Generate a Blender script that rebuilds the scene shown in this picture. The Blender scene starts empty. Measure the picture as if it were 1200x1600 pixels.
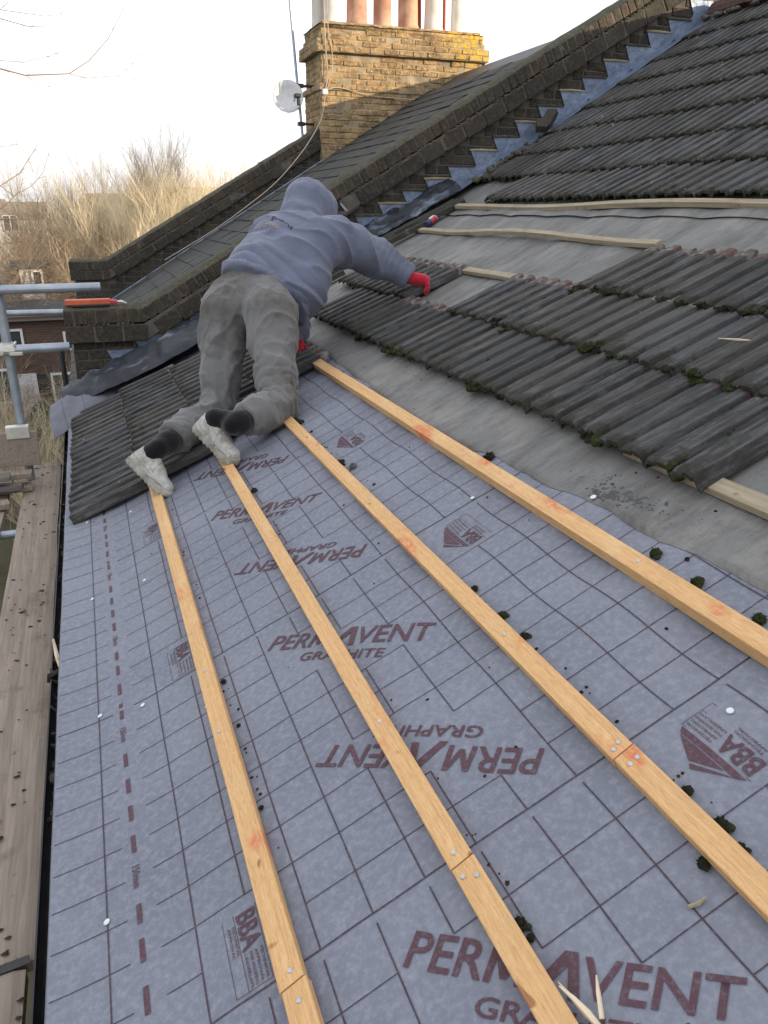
import bpy, bmesh, math, random
import numpy as np
from mathutils import Vector, Matrix, noise
from mathutils.bvhtree import BVHTree
random.seed(7); rng = np.random.default_rng(7)
R = math.radians
scene = bpy.context.scene
COL = scene.collection

# ------------------------------------------------------------------ camera
PITCH = R(25.0)                       # roof pitch (lower part)
N_ = Vector((-math.sin(PITCH), 0, math.cos(PITCH)))
U_ = Vector((math.cos(PITCH), 0, math.sin(PITCH)))
CH = 1.19                             # camera height over the roof plane
cam_d = bpy.data.cameras.new('camera'); cam = bpy.data.objects.new('camera', cam_d); COL.objects.link(cam)
cam.location = N_ * CH
ex = Vector((0.93734975, -0.3483898, 0)); ez = -Vector((0.32439559, 0.87279283, -0.3646919)); ey = ez.cross(ex)
cam.rotation_euler = Matrix((ex, ey, ez)).transposed().to_euler()
cam_d.sensor_fit = 'HORIZONTAL'; cam_d.sensor_width = 36; cam_d.lens = 36.0
cam_d.clip_start = 0.05; cam_d.clip_end = 3000
scene.camera = cam
# ------------------------------------------------------------------ light
SUN_EL = R(10.5); SUN_AZ = R(-40)     # azimuth from +X towards +Y
sd = Vector((math.cos(SUN_AZ)*math.cos(SUN_EL), math.sin(SUN_AZ)*math.cos(SUN_EL), math.sin(SUN_EL)))
world = bpy.data.worlds.new("World"); scene.world = world; world.use_nodes = True
wn = world.node_tree; wn.nodes.clear()
sky = wn.nodes.new('ShaderNodeTexSky'); sky.sky_type = 'NISHITA'; sky.sun_disc = False
sky.sun_elevation = SUN_EL; sky.sun_rotation = R(90) - SUN_AZ
sky.dust_density = 2.5; sky.ozone_density = 1.0; sky.air_density = 1.0
bg = wn.nodes.new('ShaderNodeBackground'); bg.inputs[1].default_value = 0.15
wo = wn.nodes.new('ShaderNodeOutputWorld')
# thin high cloud veil: whitens the sky, thicker near the horizon
tc = wn.nodes.new('ShaderNodeTexCoord')
mp = wn.nodes.new('ShaderNodeMapping'); mp.inputs['Scale'].default_value = (1, 1, 3.5)
cn = wn.nodes.new('ShaderNodeTexNoise'); cn.inputs['Scale'].default_value = 2.2; cn.inputs['Detail'].default_value = 6
cr = wn.nodes.new('ShaderNodeMapRange'); cr.inputs[1].default_value = .35; cr.inputs[2].default_value = .7; cr.inputs[3].default_value = .66; cr.inputs[4].default_value = .92
mx = wn.nodes.new('ShaderNodeMix'); mx.data_type = 'RGBA'; mx.inputs[7].default_value = (8.0, 8.1, 8.6, 1)
wn.links.new(tc.outputs['Generated'], mp.inputs[0]); wn.links.new(mp.outputs[0], cn.inputs['Vector'])
wn.links.new(cn.outputs[0], cr.inputs[0]); wn.links.new(cr.outputs[0], mx.inputs[0])
wn.links.new(sky.outputs[0], mx.inputs[6]); wn.links.new(mx.outputs[2], bg.inputs[0]); wn.links.new(bg.outputs[0], wo.inputs[0])
sl = bpy.data.lights.new('sun', 'SUN'); sl.energy = 5.0; sl.angle = R(0.5); sl.color = (1.0, .80, .56)
so = bpy.data.objects.new('sun', sl); COL.objects.link(so); so.rotation_euler = sd.to_track_quat('Z', 'Y').to_euler()
vs = scene.view_settings; vs.view_transform = 'Standard'; vs.look = 'None'; vs.exposure = 0.38; vs.gamma = 1; vs.use_curve_mapping = False
scene.render.resolution_x = 768; scene.render.resolution_y = 1024

# ------------------------------------------------------------------ helpers
def groof(t):                         # the upper slope is a little steeper
    u = t - 2.7
    return 0.0 if u <= 0 else 0.108*(u*u/(u+.35))
def RP(s, t, h=0.0):                  # point on the roof: s along the eaves, t up the slope, h above it
    return Vector((0, s, 0)) + U_*t + N_*(h + groof(t))
def frame(t):
    d = .01; a = (RP(0, t+d)-RP(0, t-d)).normalized()
    return a, Vector((0, 1, 0)).cross(a)*-1   # slope dir, normal
def nz(x, y=0., z=0., sc=1.): return noise.noise(Vector((x*sc, y*sc, z*sc)))

class MB:
    def __init__(s): s.v = []; s.f = []; s.m = []; s.r = []
    def add(s, vs, fs, mi=0, rnd=None):
        o = len(s.v); s.v += [tuple(v) for v in vs]
        r = random.random() if rnd is None else rnd
        for f in fs: s.f.append([i+o for i in f]); s.m.append(mi); s.r.append(r)
    def box(s, c, sx, sy, sz, ax=None, mi=0, jit=0., rnd=None, ch=0.):
        ax = ax or (Vector((1,0,0)), Vector((0,1,0)), Vector((0,0,1))); c = Vector(c)
        X, Y, Z = ax; vs = []
        if ch <= 0:
            for k in (-1, 1):
                for (i, j) in ((-1,-1),(1,-1),(1,1),(-1,1)):
                    vs.append(c + X*(i*sx/2+random.uniform(-jit, jit)) + Y*(j*sy/2+random.uniform(-jit, jit)) + Z*(k*sz/2+random.uniform(-jit, jit)))
            s.add(vs, [(3,2,1,0),(4,5,6,7),(0,1,5,4),(1,2,6,5),(2,3,7,6),(3,0,4,7)], mi, rnd)
        else:                          # box with small chamfers
            bm = bmesh.new(); bmesh.ops.create_cube(bm, size=1)
            for v in bm.verts: v.co = Vector((v.co.x*sx, v.co.y*sy, v.co.z*sz)) + Vector([random.uniform(-jit, jit) for _ in range(3)])
            bmesh.ops.bevel(bm, geom=bm.edges[:], offset=ch, segments=1, affect='EDGES')
            bm.verts.index_update()
            s.add([c + X*v.co.x + Y*v.co.y + Z*v.co.z for v in bm.verts], [[v.index for v in f.verts] for f in bm.faces], mi, rnd); bm.free()
    def tube(s, pts, rad, n=8, mi=0, cap=True, rnd=None):
        pts = [Vector(p) for p in pts]; m = len(pts)
        rads = rad if isinstance(rad, (list, tuple)) else [rad]*m
        t0 = (pts[1]-pts[0]).normalized(); a = t0.orthogonal().normalized(); vs = []
        for i, p in enumerate(pts):
            t = (pts[min(i+1, m-1)] - pts[max(i-1, 0)]).normalized()
            a = (a - t*a.dot(t)).normalized(); b = t.cross(a)
            for k in range(n):
                an = 2*math.pi*k/n; vs.append(p + (a*math.cos(an)+b*math.sin(an))*rads[i])
        fs = [(i*n+k, i*n+(k+1)%n, (i+1)*n+(k+1)%n, (i+1)*n+k) for i in range(m-1) for k in range(n)]
        if cap: fs += [tuple(reversed(range(n))), tuple(range((m-1)*n, m*n))]
        s.add(vs, fs, mi, rnd)
    def lathe(s, base, axis, prof, n=20, mi=0, rnd=None):
        axis = Vector(axis).normalized(); a = axis.orthogonal().normalized(); b = axis.cross(a); base = Vector(base); vs = []
        for (r, z) in prof:
            for k in range(n):
                an = 2*math.pi*k/n; vs.append(base + axis*z + (a*math.cos(an)+b*math.sin(an))*r)
        m = len(prof)
        fs = [(i*n+k, i*n+(k+1)%n, (i+1)*n+(k+1)%n, (i+1)*n+k) for i in range(m-1) for k in range(n)]
        fs += [tuple(reversed(range(n))), tuple(range((m-1)*n, m*n))]
        s.add(vs, fs, mi, rnd)
    def prism(s, poly, y0, y1, mi=0, rnd=None):    # poly of (x,z) extruded along y
        n = len(poly); vs = [(x, y0, z) for x, z in poly] + [(x, y1, z) for x, z in poly]
        s.add(vs, [tuple(range(n)), tuple(reversed(range(n, 2*n)))] + [(i, i+n, (i+1) % n+n, (i+1) % n) for i in range(n)], mi, rnd)
    def build(s, name, mats, parent=None, smooth=False, loc=None):
        me = bpy.data.meshes.new(name)
        vs = s.v
        if loc is not None: vs = [tuple(Vector(v)-Vector(loc)) for v in vs]
        me.from_pydata(vs, [], s.f)
        if not isinstance(mats, (list, tuple)): mats = [mats]
        for m in mats: me.materials.append(m)
        if len(s.f):
            me.polygons.foreach_set('material_index', s.m)
            at = me.attributes.new('rnd', 'FLOAT', 'FACE'); at.data.foreach_set('value', s.r)
            if smooth: me.polygons.foreach_set('use_smooth', [True]*len(s.f))
        bm = bmesh.new(); bm.from_mesh(me); bmesh.ops.recalc_face_normals(bm, faces=bm.faces[:]); bm.to_mesh(me); bm.free()
        me.update()
        return link(name, me, parent, loc)
def link(name, me, parent=None, loc=None, mat=None):
    o = bpy.data.objects.new(name, me); COL.objects.link(o)
    if mat is not None: o.matrix_world = mat
    elif loc is not None: o.location = loc
    if parent is not None:
        o.parent = parent
        o.matrix_parent_inverse = Matrix.LocRotScale(parent.location, parent.rotation_euler, parent.scale).inverted()
    return o
def empty(name, loc): 
    o = bpy.data.objects.new(name, None); COL.objects.link(o); o.location = loc; o.empty_display_size = .1; return o
def tag(o, label=None, cat=None, group=None, kind=None):
    if label: o['label'] = label
    if cat: o['category'] = cat
    if group: o['group'] = group
    if kind: o['kind'] = kind
    return o
def dup(root, mat=None, loc=None, rotz=None):
    r = root.copy(); COL.objects.link(r)
    if mat is not None: r.matrix_world = mat
    if loc is not None: r.location = loc
    if rotz is not None: r.rotation_euler = (0, 0, rotz)
    for ch in list(root.children):
        c = ch.copy(); COL.objects.link(c); c.parent = r; c.matrix_parent_inverse = ch.matrix_parent_inverse.copy()
    return r

# ------------------------------------------------------------------ materials
class NT:
    def __init__(s, name):
        s.m = bpy.data.materials.new(name); s.m.use_nodes = True; s.t = s.m.node_tree; s.t.nodes.clear()
        s.o = s.t.nodes.new('ShaderNodeOutputMaterial'); s.p = s.t.nodes.new('ShaderNodeBsdfPrincipled')
        s.t.links.new(s.p.outputs[0], s.o.inputs[0]); s.tc = s.t.nodes.new('ShaderNodeTexCoord')
    def L(s, a, b): s.t.links.new(a, b)
    def val(s, inp, x):
        if hasattr(x, 'links') or isinstance(x, bpy.types.NodeSocket): s.L(x, inp)
        else:
            if isinstance(x, (tuple, list)) and len(x) == 3 and inp.type == 'RGBA': x = (*x, 1)
            inp.default_value = x
    def co(s, kind='Object', scale=(1,1,1), rot=(0,0,0), src=None):
        m = s.t.nodes.new('ShaderNodeMapping'); s.L(src or s.tc.outputs[kind], m.inputs[0])
        m.inputs['Scale'].default_value = scale; m.inputs['Rotation'].default_value = rot; return m.outputs[0]
    def noise(s, vec, scale, detail=4, rough=.55, dist=0):
        n = s.t.nodes.new('ShaderNodeTexNoise'); s.L(vec, n.inputs['Vector']); n.inputs['Scale'].default_value = scale
        n.inputs['Detail'].default_value = detail; n.inputs['Roughness'].default_value = rough; n.inputs['Distortion'].default_value = dist
        return n.outputs[0]
    def rng(s, f, a, b, c=0., d=1.):
        n = s.t.nodes.new('ShaderNodeMapRange'); s.val(n.inputs[0], f)
        for i, v in enumerate((a, b, c, d)): n.inputs[i+1].default_value = v
        return n.outputs[0]
    def mix(s, f, a, b, mode='MIX'):
        n = s.t.nodes.new('ShaderNodeMix'); n.data_type = 'RGBA'; n.blend_type = mode
        s.val(n.inputs[0], f); s.val(n.inputs[6], a); s.val(n.inputs[7], b); return n.outputs[2]
    def math(s, op, a, b=0.):
        n = s.t.nodes.new('ShaderNodeMath'); n.operation = op; s.val(n.inputs[0], a); s.val(n.inputs[1], b); return n.outputs[0]
    def attr(s, name): 
        n = s.t.nodes.new('ShaderNodeAttribute'); n.attribute_name = name; return n.outputs['Fac']
    def sep(s, v):
        n = s.t.nodes.new('ShaderNodeSeparateXYZ'); s.L(v, n.inputs[0]); return n.outputs
    def objrnd(s): return s.t.nodes.new('ShaderNodeObjectInfo').outputs['Random']
    def bump(s, h, st=.5, d=.01, prev=None):
        n = s.t.nodes.new('ShaderNodeBump'); s.L(h, n.inputs['Height']); n.inputs['Strength'].default_value = st; n.inputs['Distance'].default_value = d
        if prev: s.L(prev, n.inputs['Normal'])
        s.L(n.outputs[0], s.p.inputs['Normal']); return n.outputs[0]
    def fin(s, col, rough=.8, metal=0., spec=None):
        s.val(s.p.inputs['Base Color'], col); s.val(s.p.inputs['Roughness'], rough); s.val(s.p.inputs['Metallic'], metal)
        if spec is not None: s.p.inputs['Specular IOR Level'].default_value = spec
        return s.m
def simple(name, c1, c2, sc=8, rough=.8, bump=.3, bsc=60, bd=.004, metal=0., spec=None, lo=.35, hi=.65, stretch=(1,1,1)):
    n = NT(name); v = n.co(scale=stretch); c = n.mix(n.rng(n.noise(v, sc, 6), lo, hi), c1, c2)
    if bump: n.bump(n.noise(v, bsc, 5), bump, bd)
    return n.fin(c, rough, metal, spec)

def mk_membrane():
    n = NT('membrane_fabric'); v = n.co()
    a = n.noise(v, 2.2, 5); b = n.noise(v, 62, 7, .75); c = n.noise(n.co(scale=(1, 6, 1)), 55, 4, .7)
    col = n.mix(n.rng(a, .3, .7), (.140, .152, .190), (.185, .197, .238))
    col = n.mix(n.rng(b, .45, .8), col, (.27, .285, .335))
    col = n.mix(n.rng(n.noise(v, 1.1, 6, .65), .60, .74, 0, .35), col, (.25, .24, .25))
    col = n.mix(n.rng(n.noise(v, 9, 8, .75), .66, .74, 0, .5), col, (.14, .145, .17))
    b1 = n.bump(c, .25, .0015); b2 = n.bump(n.noise(v, 260, 2), .25, .0008, b1)
    b3 = n.bump(n.noise(v, 6, 3), .5, .014, b2); n.bump(n.noise(n.co(scale=(1, .5, 1), rot=(0, 0, .5)), 13, 4, .5, .8), .35, .008, b3)
    return n.fin(col, .62, 0, .35)
M_MEM = mk_membrane()
def mk_ink(name, c):
    n = NT(name); v = n.co(); f = n.rng(n.noise(v, 120, 4, .7), .5, .72, 0, .55)
    return n.fin(n.mix(f, c, (.16, .15, .18)), .6, 0, .3)
M_INK = mk_ink('printed_ink', (.082, .038, .050)); M_LINE = mk_ink('printed_line', (.055, .034, .045))
def mk_pine():
    n = NT('sawn_pine'); st = n.co(scale=(1, .06, 1)); v = n.co()
    g = n.noise(n.co(scale=(1, .10, 1)), 330, 6, .7, .3); g2 = n.noise(n.co(scale=(1, .025, 1)), 75, 4, .6, 1.0)
    col = n.mix(n.rng(g2, .35, .65), (.60, .355, .150), (.72, .455, .215))
    col = n.mix(n.rng(g, .46, .70, 0, .7), col, (.40, .21, .085)); col = n.mix(n.rng(n.noise(v, 240, 4, .7), .62, .72, 0, .5), col, (.85, .66, .42)); col = n.mix(n.rng(n.noise(v, 5, 7, .75), .56, .72, 0, .4), col, (.44, .28, .15))
    rn = n.objrnd(); w = n.t.nodes.new('ShaderNodeVectorMath'); w.operation = 'ADD'; n.L(v, w.inputs[0])
    cb = n.t.nodes.new('ShaderNodeCombineXYZ'); n.L(n.math('MULTIPLY', rn, 37.), cb.inputs[1]); n.L(cb.outputs[0], w.inputs[1])
    red = n.noise(n.co(scale=(1.2, .5, 1), src=w.outputs[0]), 5.5, 5, .6)
    col = n.mix(n.math('MULTIPLY', n.rng(red, .585, .66, 0, .9), n.rng(n.noise(v, 60, 6, .8), .36, .56)), col, (.58, .12, .05))
    knot = n.noise(n.co(scale=(1, .6, 1), src=w.outputs[0]), 21, 1)
    col = n.mix(n.rng(knot, .755, .785, 0, .8), col, (.26, .10, .035))
    col = n.mix(n.rng(n.noise(v, 3, 3), .55, .75, 0, .4), col, (.80, .60, .36))
    b1 = n.bump(g, .6, .002); n.bump(n.noise(v, 150, 5, .7), .7, .002, b1)
    return n.fin(col, .62, 0, .3)
M_PINE = mk_pine()
def mk_oldwood(name, c1, c2, c3, stretch=(1,.05,1)):
    n = NT(name); st = n.co(scale=stretch); v = n.co()
    g = n.noise(st, 70, 6, .65, .4)
    col = n.mix(n.rng(g, .3, .7), c1, c2)
    col = n.mix(n.rng(n.noise(v, 4, 6, .7), .55, .7, 0, .85), col, c3)
    col = n.mix(n.rng(n.noise(v, 22, 6, .75), .62, .70, 0, .8), col, tuple(x*.35 for x in c3))
    n.bump(g, .6, .003); return n.fin(col, .85, 0, .2)
M_OLDB = mk_oldwood('old_batten_wood', (.22, .185, .13), (.40, .34, .24), (.17, .14, .10))
M_BOARD = mk_oldwood('scaffold_board_wood', (.205, .165, .135), (.33, .275, .225), (.15, .118, .095))
M_GREYW = mk_oldwood('grey_timber', (.10, .09, .08), (.2, .18, .16), (.06, .05, .045), (.05,1,1))
def mk_felt():
    n = NT('old_roofing_felt'); v = n.co()
    col = n.mix(n.rng(n.noise(v, 1.3, 6, .65), .3, .7), (.125, .125, .12), (.215, .213, .203))
    col = n.mix(n.rng(n.noise(n.co(scale=(.3, 1, .3)), 12, 7, .75), .46, .66, 0, .75), col, (.088, .084, .077))
    col = n.mix(n.rng(n.noise(v, 40, 6, .7), .6, .75, 0, .6), col, (.25, .24, .22))
    sx = n.sep(v)
    w = n.t.nodes.new('ShaderNodeTexWave'); w.inputs['Scale'].default_value = 55; w.inputs['Distortion'].default_value = 2.5; w.inputs['Detail'].default_value = 3; w.inputs['Detail Scale'].default_value = .6
    n.L(n.co(rot=(0, 0, R(0))), w.inputs['Vector']); 
    b1 = n.bump(w.outputs[0], .25, .003); b2 = n.bump(n.noise(n.co(scale=(1, .12, 1)), 120, 4, .7), .9, .004, b1); n.bump(n.noise(n.co(scale=(.35, 1, .35)), 11, 6, .65), .8, .02, b2)
    col = n.mix(n.rng(n.noise(n.co(scale=(.6, 1, .6)), 3.2, 8, .72), .52, .62, 0, .55), col, (.28, .27, .25))
    col = n.mix(n.rng(n.noise(v, 75, 3, .6), .70, .74, 0, .8), col, (.04, .038, .035))
    return n.fin(col, .72, 0, .35)
M_FELT = mk_felt()
M_MORTARS = simple('dark_mortar', (.05,.055,.06), (.12,.12,.12), 20, .95, .9, 60, .006)
def mk_tile():
    n = NT('weathered_tile'); uvn = n.tc.outputs['UV']; rn = n.objrnd(); v0 = n.co()
    off = n.t.nodes.new('ShaderNodeVectorMath'); off.operation = 'ADD'; n.L(v0, off.inputs[0])
    cb = n.t.nodes.new('ShaderNodeCombineXYZ'); n.L(n.math('MULTIPLY', rn, 91.), cb.inputs[0]); n.L(n.math('MULTIPLY', rn, 47.), cb.inputs[2]); n.L(cb.outputs[0], off.inputs[1]); v = off.outputs[0]
    a = n.noise(v, 5, 6, .65); st = n.noise(n.co(scale=(.12, 1, 1), src=v), 60, 5, .6); fine = n.noise(v, 130, 5, .8)
    col = n.mix(n.rng(a, .3, .7), (.024, .024, .025), (.066, .067, .068))
    col = n.mix(n.rng(st, .47, .70, 0, .8), col, (.185, .192, .198)); col = n.mix(n.rng(n.noise(v, 40, 7, .8), .5, .75, 0, .7), col, (.16, .162, .16))
    col = n.mix(n.rng(st, .50, .32, 0, .7), col, (.022, .022, .022))
    col = n.mix(n.rng(rn, 0, 1, 0, .6), col, (.092, .083, .070)); col = n.mix(n.rng(n.math('FRACT', n.math('MULTIPLY', rn, 13.7)), .6, 1, 0, .5), col, (.105, .108, .112)); col = n.mix(n.rng(n.math('FRACT', n.math('MULTIPLY', rn, 7.3)), .5, 1, 0, .55), col, (.03, .031, .031))
    col = n.mix(n.rng(fine, .66, .74, 0, .6), col, (.24, .25, .25))
    col = n.mix(n.rng(n.noise(v, 24, 3, .5), .735, .76, 0, .9), col, (.44, .45, .42))
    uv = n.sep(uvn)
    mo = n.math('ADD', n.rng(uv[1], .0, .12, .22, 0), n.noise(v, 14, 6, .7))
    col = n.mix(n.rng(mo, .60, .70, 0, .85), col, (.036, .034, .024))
    hd = n.math('ADD', uv[1], n.rng(n.noise(v, 18, 4), .3, .7, -.012, .012))
    hc = n.mix(n.rng(n.noise(v, 15, 5), .42, .60), (.26, .245, .23), (.15, .075, .062)); hc = n.mix(n.rng(n.noise(v, 34, 5), .45, .6), hc, (.08, .075, .072))
    col = n.mix(n.rng(hd, .358, .368), col, hc)
    b1 = n.bump(fine, 1., .006); b2 = n.bump(n.noise(v, 45, 6, .75), .9, .008, b1); n.bump(a, .5, .01, b2)
    return n.fin(col, n.rng(a, .3, .7, .7, .9), 0, .3)
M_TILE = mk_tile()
def mk_moss():
    n = NT('moss'); v = n.co(); rn = n.objrnd()
    col = n.mix(n.rng(n.noise(v, 16, 5), .35, .65), (.020, .025, .011), (.045, .055, .022))
    col = n.mix(n.rng(n.noise(v, 45, 4), .6, .75), col, (.075, .085, .026))
    n.bump(n.noise(v, 220, 3), 1, .006); return n.fin(col, 1, 0, .1)
M_MOSS = mk_moss()
M_MOSSD = simple('dark_moss', (.010,.011,.008), (.045,.042,.026), 25, 1, 1, 200, .006, spec=.1)
def mk_brick(name, c1, c2, c3, soot, moss=0., lich=0.):
    n = NT(name); r = n.attr('rnd'); v = n.co()
    col = n.mix(n.rng(r, 0, .6), c1, c2); col = n.mix(n.rng(r, .6, 1., 0, .8), col, c3)
    col = n.mix(n.rng(n.noise(v, 3, 6, .7), .35, .68, 0, .9), col, soot)
    col = n.mix(n.rng(n.noise(v, 30, 6, .75), .5, .75, 0, .6), col, tuple(min(1, x*2.3) for x in c1))
    if moss: col = n.mix(n.rng(n.noise(v, 12, 6, .75), .62-.12*moss, .74-.12*moss, 0, .9), col, (.075, .075, .035))
    if lich:
        sx = n.sep(v); msk = n.math('MULTIPLY', n.rng(sx[0], .45, 1.), n.rng(sx[2], 1.75, 2.3))
        col = n.mix(n.math('MULTIPLY', n.rng(n.noise(v, 9, 7, .8), .47, .54), n.math('ADD', n.math('MULTIPLY', msk, .9), .04)), col, (.62, .42, .03))
    b = n.bump(n.noise(v, 70, 6, .8), .9, .008); n.bump(n.noise(v, 14, 4), .7, .015, b)
    return n.fin(col, .92, 0, .15)
M_BRK = mk_brick('sooty_brick', (.078,.068,.054), (.05,.046,.04), (.10,.075,.058), (.030,.029,.028), .6)
M_COPE = mk_brick('coping_brick', (.095,.078,.058), (.055,.049,.042), (.125,.085,.06), (.034,.032,.030), .7)
M_CHIM = mk_brick('stock_brick', (.44,.31,.165), (.33,.225,.12), (.24,.14,.085), (.105,.082,.055), .55, 1.)
M_MORT = simple('old_mortar', (.13,.12,.10), (.075,.07,.058), 12, 1, .9, 90, .006)
M_MORTL = simple('pale_mortar', (.38,.32,.22), (.20,.165,.11), 6, 1, .9, 70, .006)
M_FLAUN = mk_brick('mossy_cement', (.105,.10,.078), (.085,.082,.065), (.12,.11,.085), (.06,.055,.042), 1.0)
def mk_lead():
    n = NT('lead_sheet'); v = n.co()
    col = n.mix(n.rng(n.noise(v, 5, 6, .6), .3, .7), (.15, .20, .295), (.24, .29, .385))
    col = n.mix(n.rng(n.noise(v, 26, 6, .7), .6, .75, 0, .6), col, (.42, .45, .48)); col = n.mix(n.rng(n.noise(v, 7, 7, .75), .50, .68, 0, .65), col, (.085, .10, .12))
    n.bump(n.noise(v, 13, 5), .8, .02); return n.fin(col, n.rng(n.noise(v, 12, 4), .3, .7, .42, .62), .45)
M_LEAD = mk_lead()
def mk_roll():
    n = NT('dark_flashing_roll'); v = n.co()
    st = n.noise(n.co(scale=(.5, 1.6, .5)), 7, 6, .62)
    col = n.mix(n.rng(n.noise(v, 4, 5), .3, .7), (.010, .012, .017), (.024, .028, .038))
    col = n.mix(n.rng(st, .55, .70, 0, .75), col, (.20, .245, .32))  # pale blue streaks: shiny highlights painted into the colour
    n.bump(st, .5, .006); return n.fin(col, .5, 0, .3)
M_ROLL = mk_roll()
M_STEEL = simple('galvanised_tube', (.27,.31,.36), (.40,.44,.49), 9, .42, .3, 80, .001, metal=.55, stretch=(1,1,1))
M_BLUEST = simple('blue_painted_tube', (.06,.09,.15), (.12,.17,.25), 9, .5, .3, 80, .001, metal=.3)
M_ZINC = simple('pale_zinc', (.5,.5,.45), (.62,.62,.56), 20, .45, .2, 80, .001, metal=.5)
M_NAIL = simple('nail_metal', (.55,.55,.56), (.4,.4,.42), 60, .35, 0, metal=.8)
M_PLASTW = simple('white_plastic', (.72,.73,.74), (.62,.63,.64), 20, .5, 0)
M_BLACK = simple('black_plastic', (.012,.012,.013), (.03,.03,.032), 12, .5, .3, 60, .002)
M_DEBR = simple('leaf_litter', (.012,.010,.008), (.045,.034,.024), 40, .95, .8, 80, .006)
M_SLATE = simple('old_slate', (.075,.078,.082), (.135,.138,.138), 3, .7, .6, 40, .004, lo=.3, hi=.7)
def mk_slate():
    n = NT('neighbour_slate'); r = n.attr('rnd'); v = n.co()
    col = n.mix(r, (.040, .041, .040), (.050, .051, .049)); col = n.mix(n.rng(n.noise(v, 3, 7, .75), .45, .7, 0, .8), col, (.082, .078, .058))
    col = n.mix(n.rng(n.noise(v, 14, 7, .75), .50, .66, 0, .9), col, (.03, .03, .028))
    n.bump(n.noise(v, 40, 5), .8, .008); return n.fin(col, .8, 0, .3)
M_SLATE = mk_slate()
def mk_fabric(name, c1, c2, dirt, dlo=.5, dhi=.75, damt=.6, wsc=900, crs=.22):
    n = NT(name); v = n.co()
    col = n.mix(n.rng(n.noise(v, 5, 4), .3, .7), c1, c2); col = n.mix(n.rng(n.noise(v, 3.2, 6, .7), dlo, dhi, 0, damt), col, dirt)
    col = n.mix(n.rng(n.noise(v, wsc/3, 2, .5), .4, .7, 0, .25), col, tuple(min(1, x*1.5) for x in c1))
    cre = n.math('ABSOLUTE', n.math('SUBTRACT', n.noise(n.co(scale=(1, 1, 1.6)), 11, 3, .5, .6), .5)); pass
    b = n.bump(n.noise(v, wsc, 2), .35, .001); b = n.bump(n.noise(v, 28, 5, .6), .45, .006, b); b = n.bump(n.rng(cre, 0, .22), crs, .008, b)
    n.p.inputs['Sheen Weight'].default_value = .25; n.p.inputs['Sheen Roughness'].default_value = .5
    return n.fin(col, .95, 0, .15)
M_HOOD = mk_fabric('hoodie_fabric', (.116,.132,.188), (.148,.164,.222), (.090,.098,.128), .55, .8, .5)
M_TROU = mk_fabric('jogger_fabric', (.125,.125,.124), (.165,.164,.162), (.072,.064,.048), .44, .62, .8)
M_GLOVE = mk_fabric('red_glove_rubber', (.42,.018,.03), (.32,.012,.025), (.12,.015,.02), .5, .8, .5, crs=0.)
M_SOCK = mk_fabric('black_sock', (.004,.004,.005), (.007,.007,.008), (.01,.01,.01), crs=0.)
M_SKIN = simple('skin', (.42,.25,.18), (.48,.29,.21), 12, .55, .2, 200, .001)
def mk_shoe():
    n = NT('worn_white_leather'); v = n.co()
    col = n.mix(n.rng(n.noise(v, 9, 5), .3, .7), (.36,.36,.335), (.50,.50,.47)); col = n.mix(n.rng(n.noise(v, 26, 8, .8), .44, .64, 0, .85), col, (.17,.16,.13))
    n.bump(n.noise(v, 60, 4), .5, .003); return n.fin(col, .55, 0, .35)
M_SHOE = mk_shoe()
M_SOLE = simple('dirty_sole', (.36,.35,.31), (.17,.16,.12), 18, .8, .6, 90, .003)
M_CAP = simple('grey_cap_cloth', (.2,.2,.21), (.26,.26,.27), 30, .9, .3, 400, .001)
M_PRINTD = simple('navy_print', (.012,.016,.04), (.02,.025,.06), 30, .8, 0)
M_PRINTO = simple('worn_orange_print', (.46,.33,.22), (.30,.25,.27), 60, .85, 0)
M_PRINTF = simple('faded_print', (.30,.27,.33), (.24,.22,.30), 60, .85, 0)
M_ORANGE = simple('orange_plastic', (.62,.13,.06), (.48,.09,.045), 10, .5, .1, 60, .001)
M_SPLINT = mk_oldwood('splintered_wood', (.62,.52,.36), (.70,.60,.45), (.40,.30,.2))
M_TWIG = simple('golden_twig', (.68,.60,.42), (.44,.37,.25), 1.2, .8, 0)
M_TWIGB = simple('brown_twig', (.36,.28,.19), (.20,.15,.105), 1.2, .85, 0)
M_TWIGD = simple('dark_twig', (.085,.06,.045), (.05,.037,.03), 3, .9, 0)
M_LEAF = simple('ivy_leaf', (.035,.055,.022), (.07,.095,.035), 1.5, .7, 0)
M_GROUND = simple('garden_ground', (.06,.065,.03), (.10,.085,.05), .4, 1, .5, 3, .1)
def mk_fbrick(name, c1, c2, soot):
    n = NT(name); b = n.t.nodes.new('ShaderNodeTexBrick'); b.inputs['Scale'].default_value = 1
    n.L(n.co(rot=(R(90), 0, 0)), b.inputs['Vector'])
    b.inputs['Color1'].default_value = (*c1, 1); b.inputs['Color2'].default_value = (*c2, 1); b.inputs['Mortar'].default_value = (*[x*1.4 for x in c1], 1)
    b.inputs['Brick Width'].default_value = .225; b.inputs['Row Height'].default_value = .075; b.inputs['Mortar Size'].default_value = .008
    col = n.mix(n.rng(n.noise(n.co(), 1.2, 6, .7), .4, .7, 0, .6), b.outputs[0], soot); return n.fin(col, .95, 0, .1)
M_FBR = mk_fbrick('red_brown_brick', (.125,.085,.068), (.095,.066,.055), (.07,.055,.047))
M_FBR2 = mk_fbrick('far_brick', (.30,.18,.11), (.24,.14,.09), (.2,.15,.11))
M_GLASS = simple('window_glass', (.03,.04,.05), (.06,.07,.08), 1, .08, 0, spec=.8)
M_WPAINT = simple('white_paint', (.74,.75,.76), (.66,.67,.68), 3, .5, 0)
M_ROOFT = simple('far_roof_tile', (.26,.19,.15), (.20,.16,.13), 2, .9, .5, 8, .02)
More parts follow.
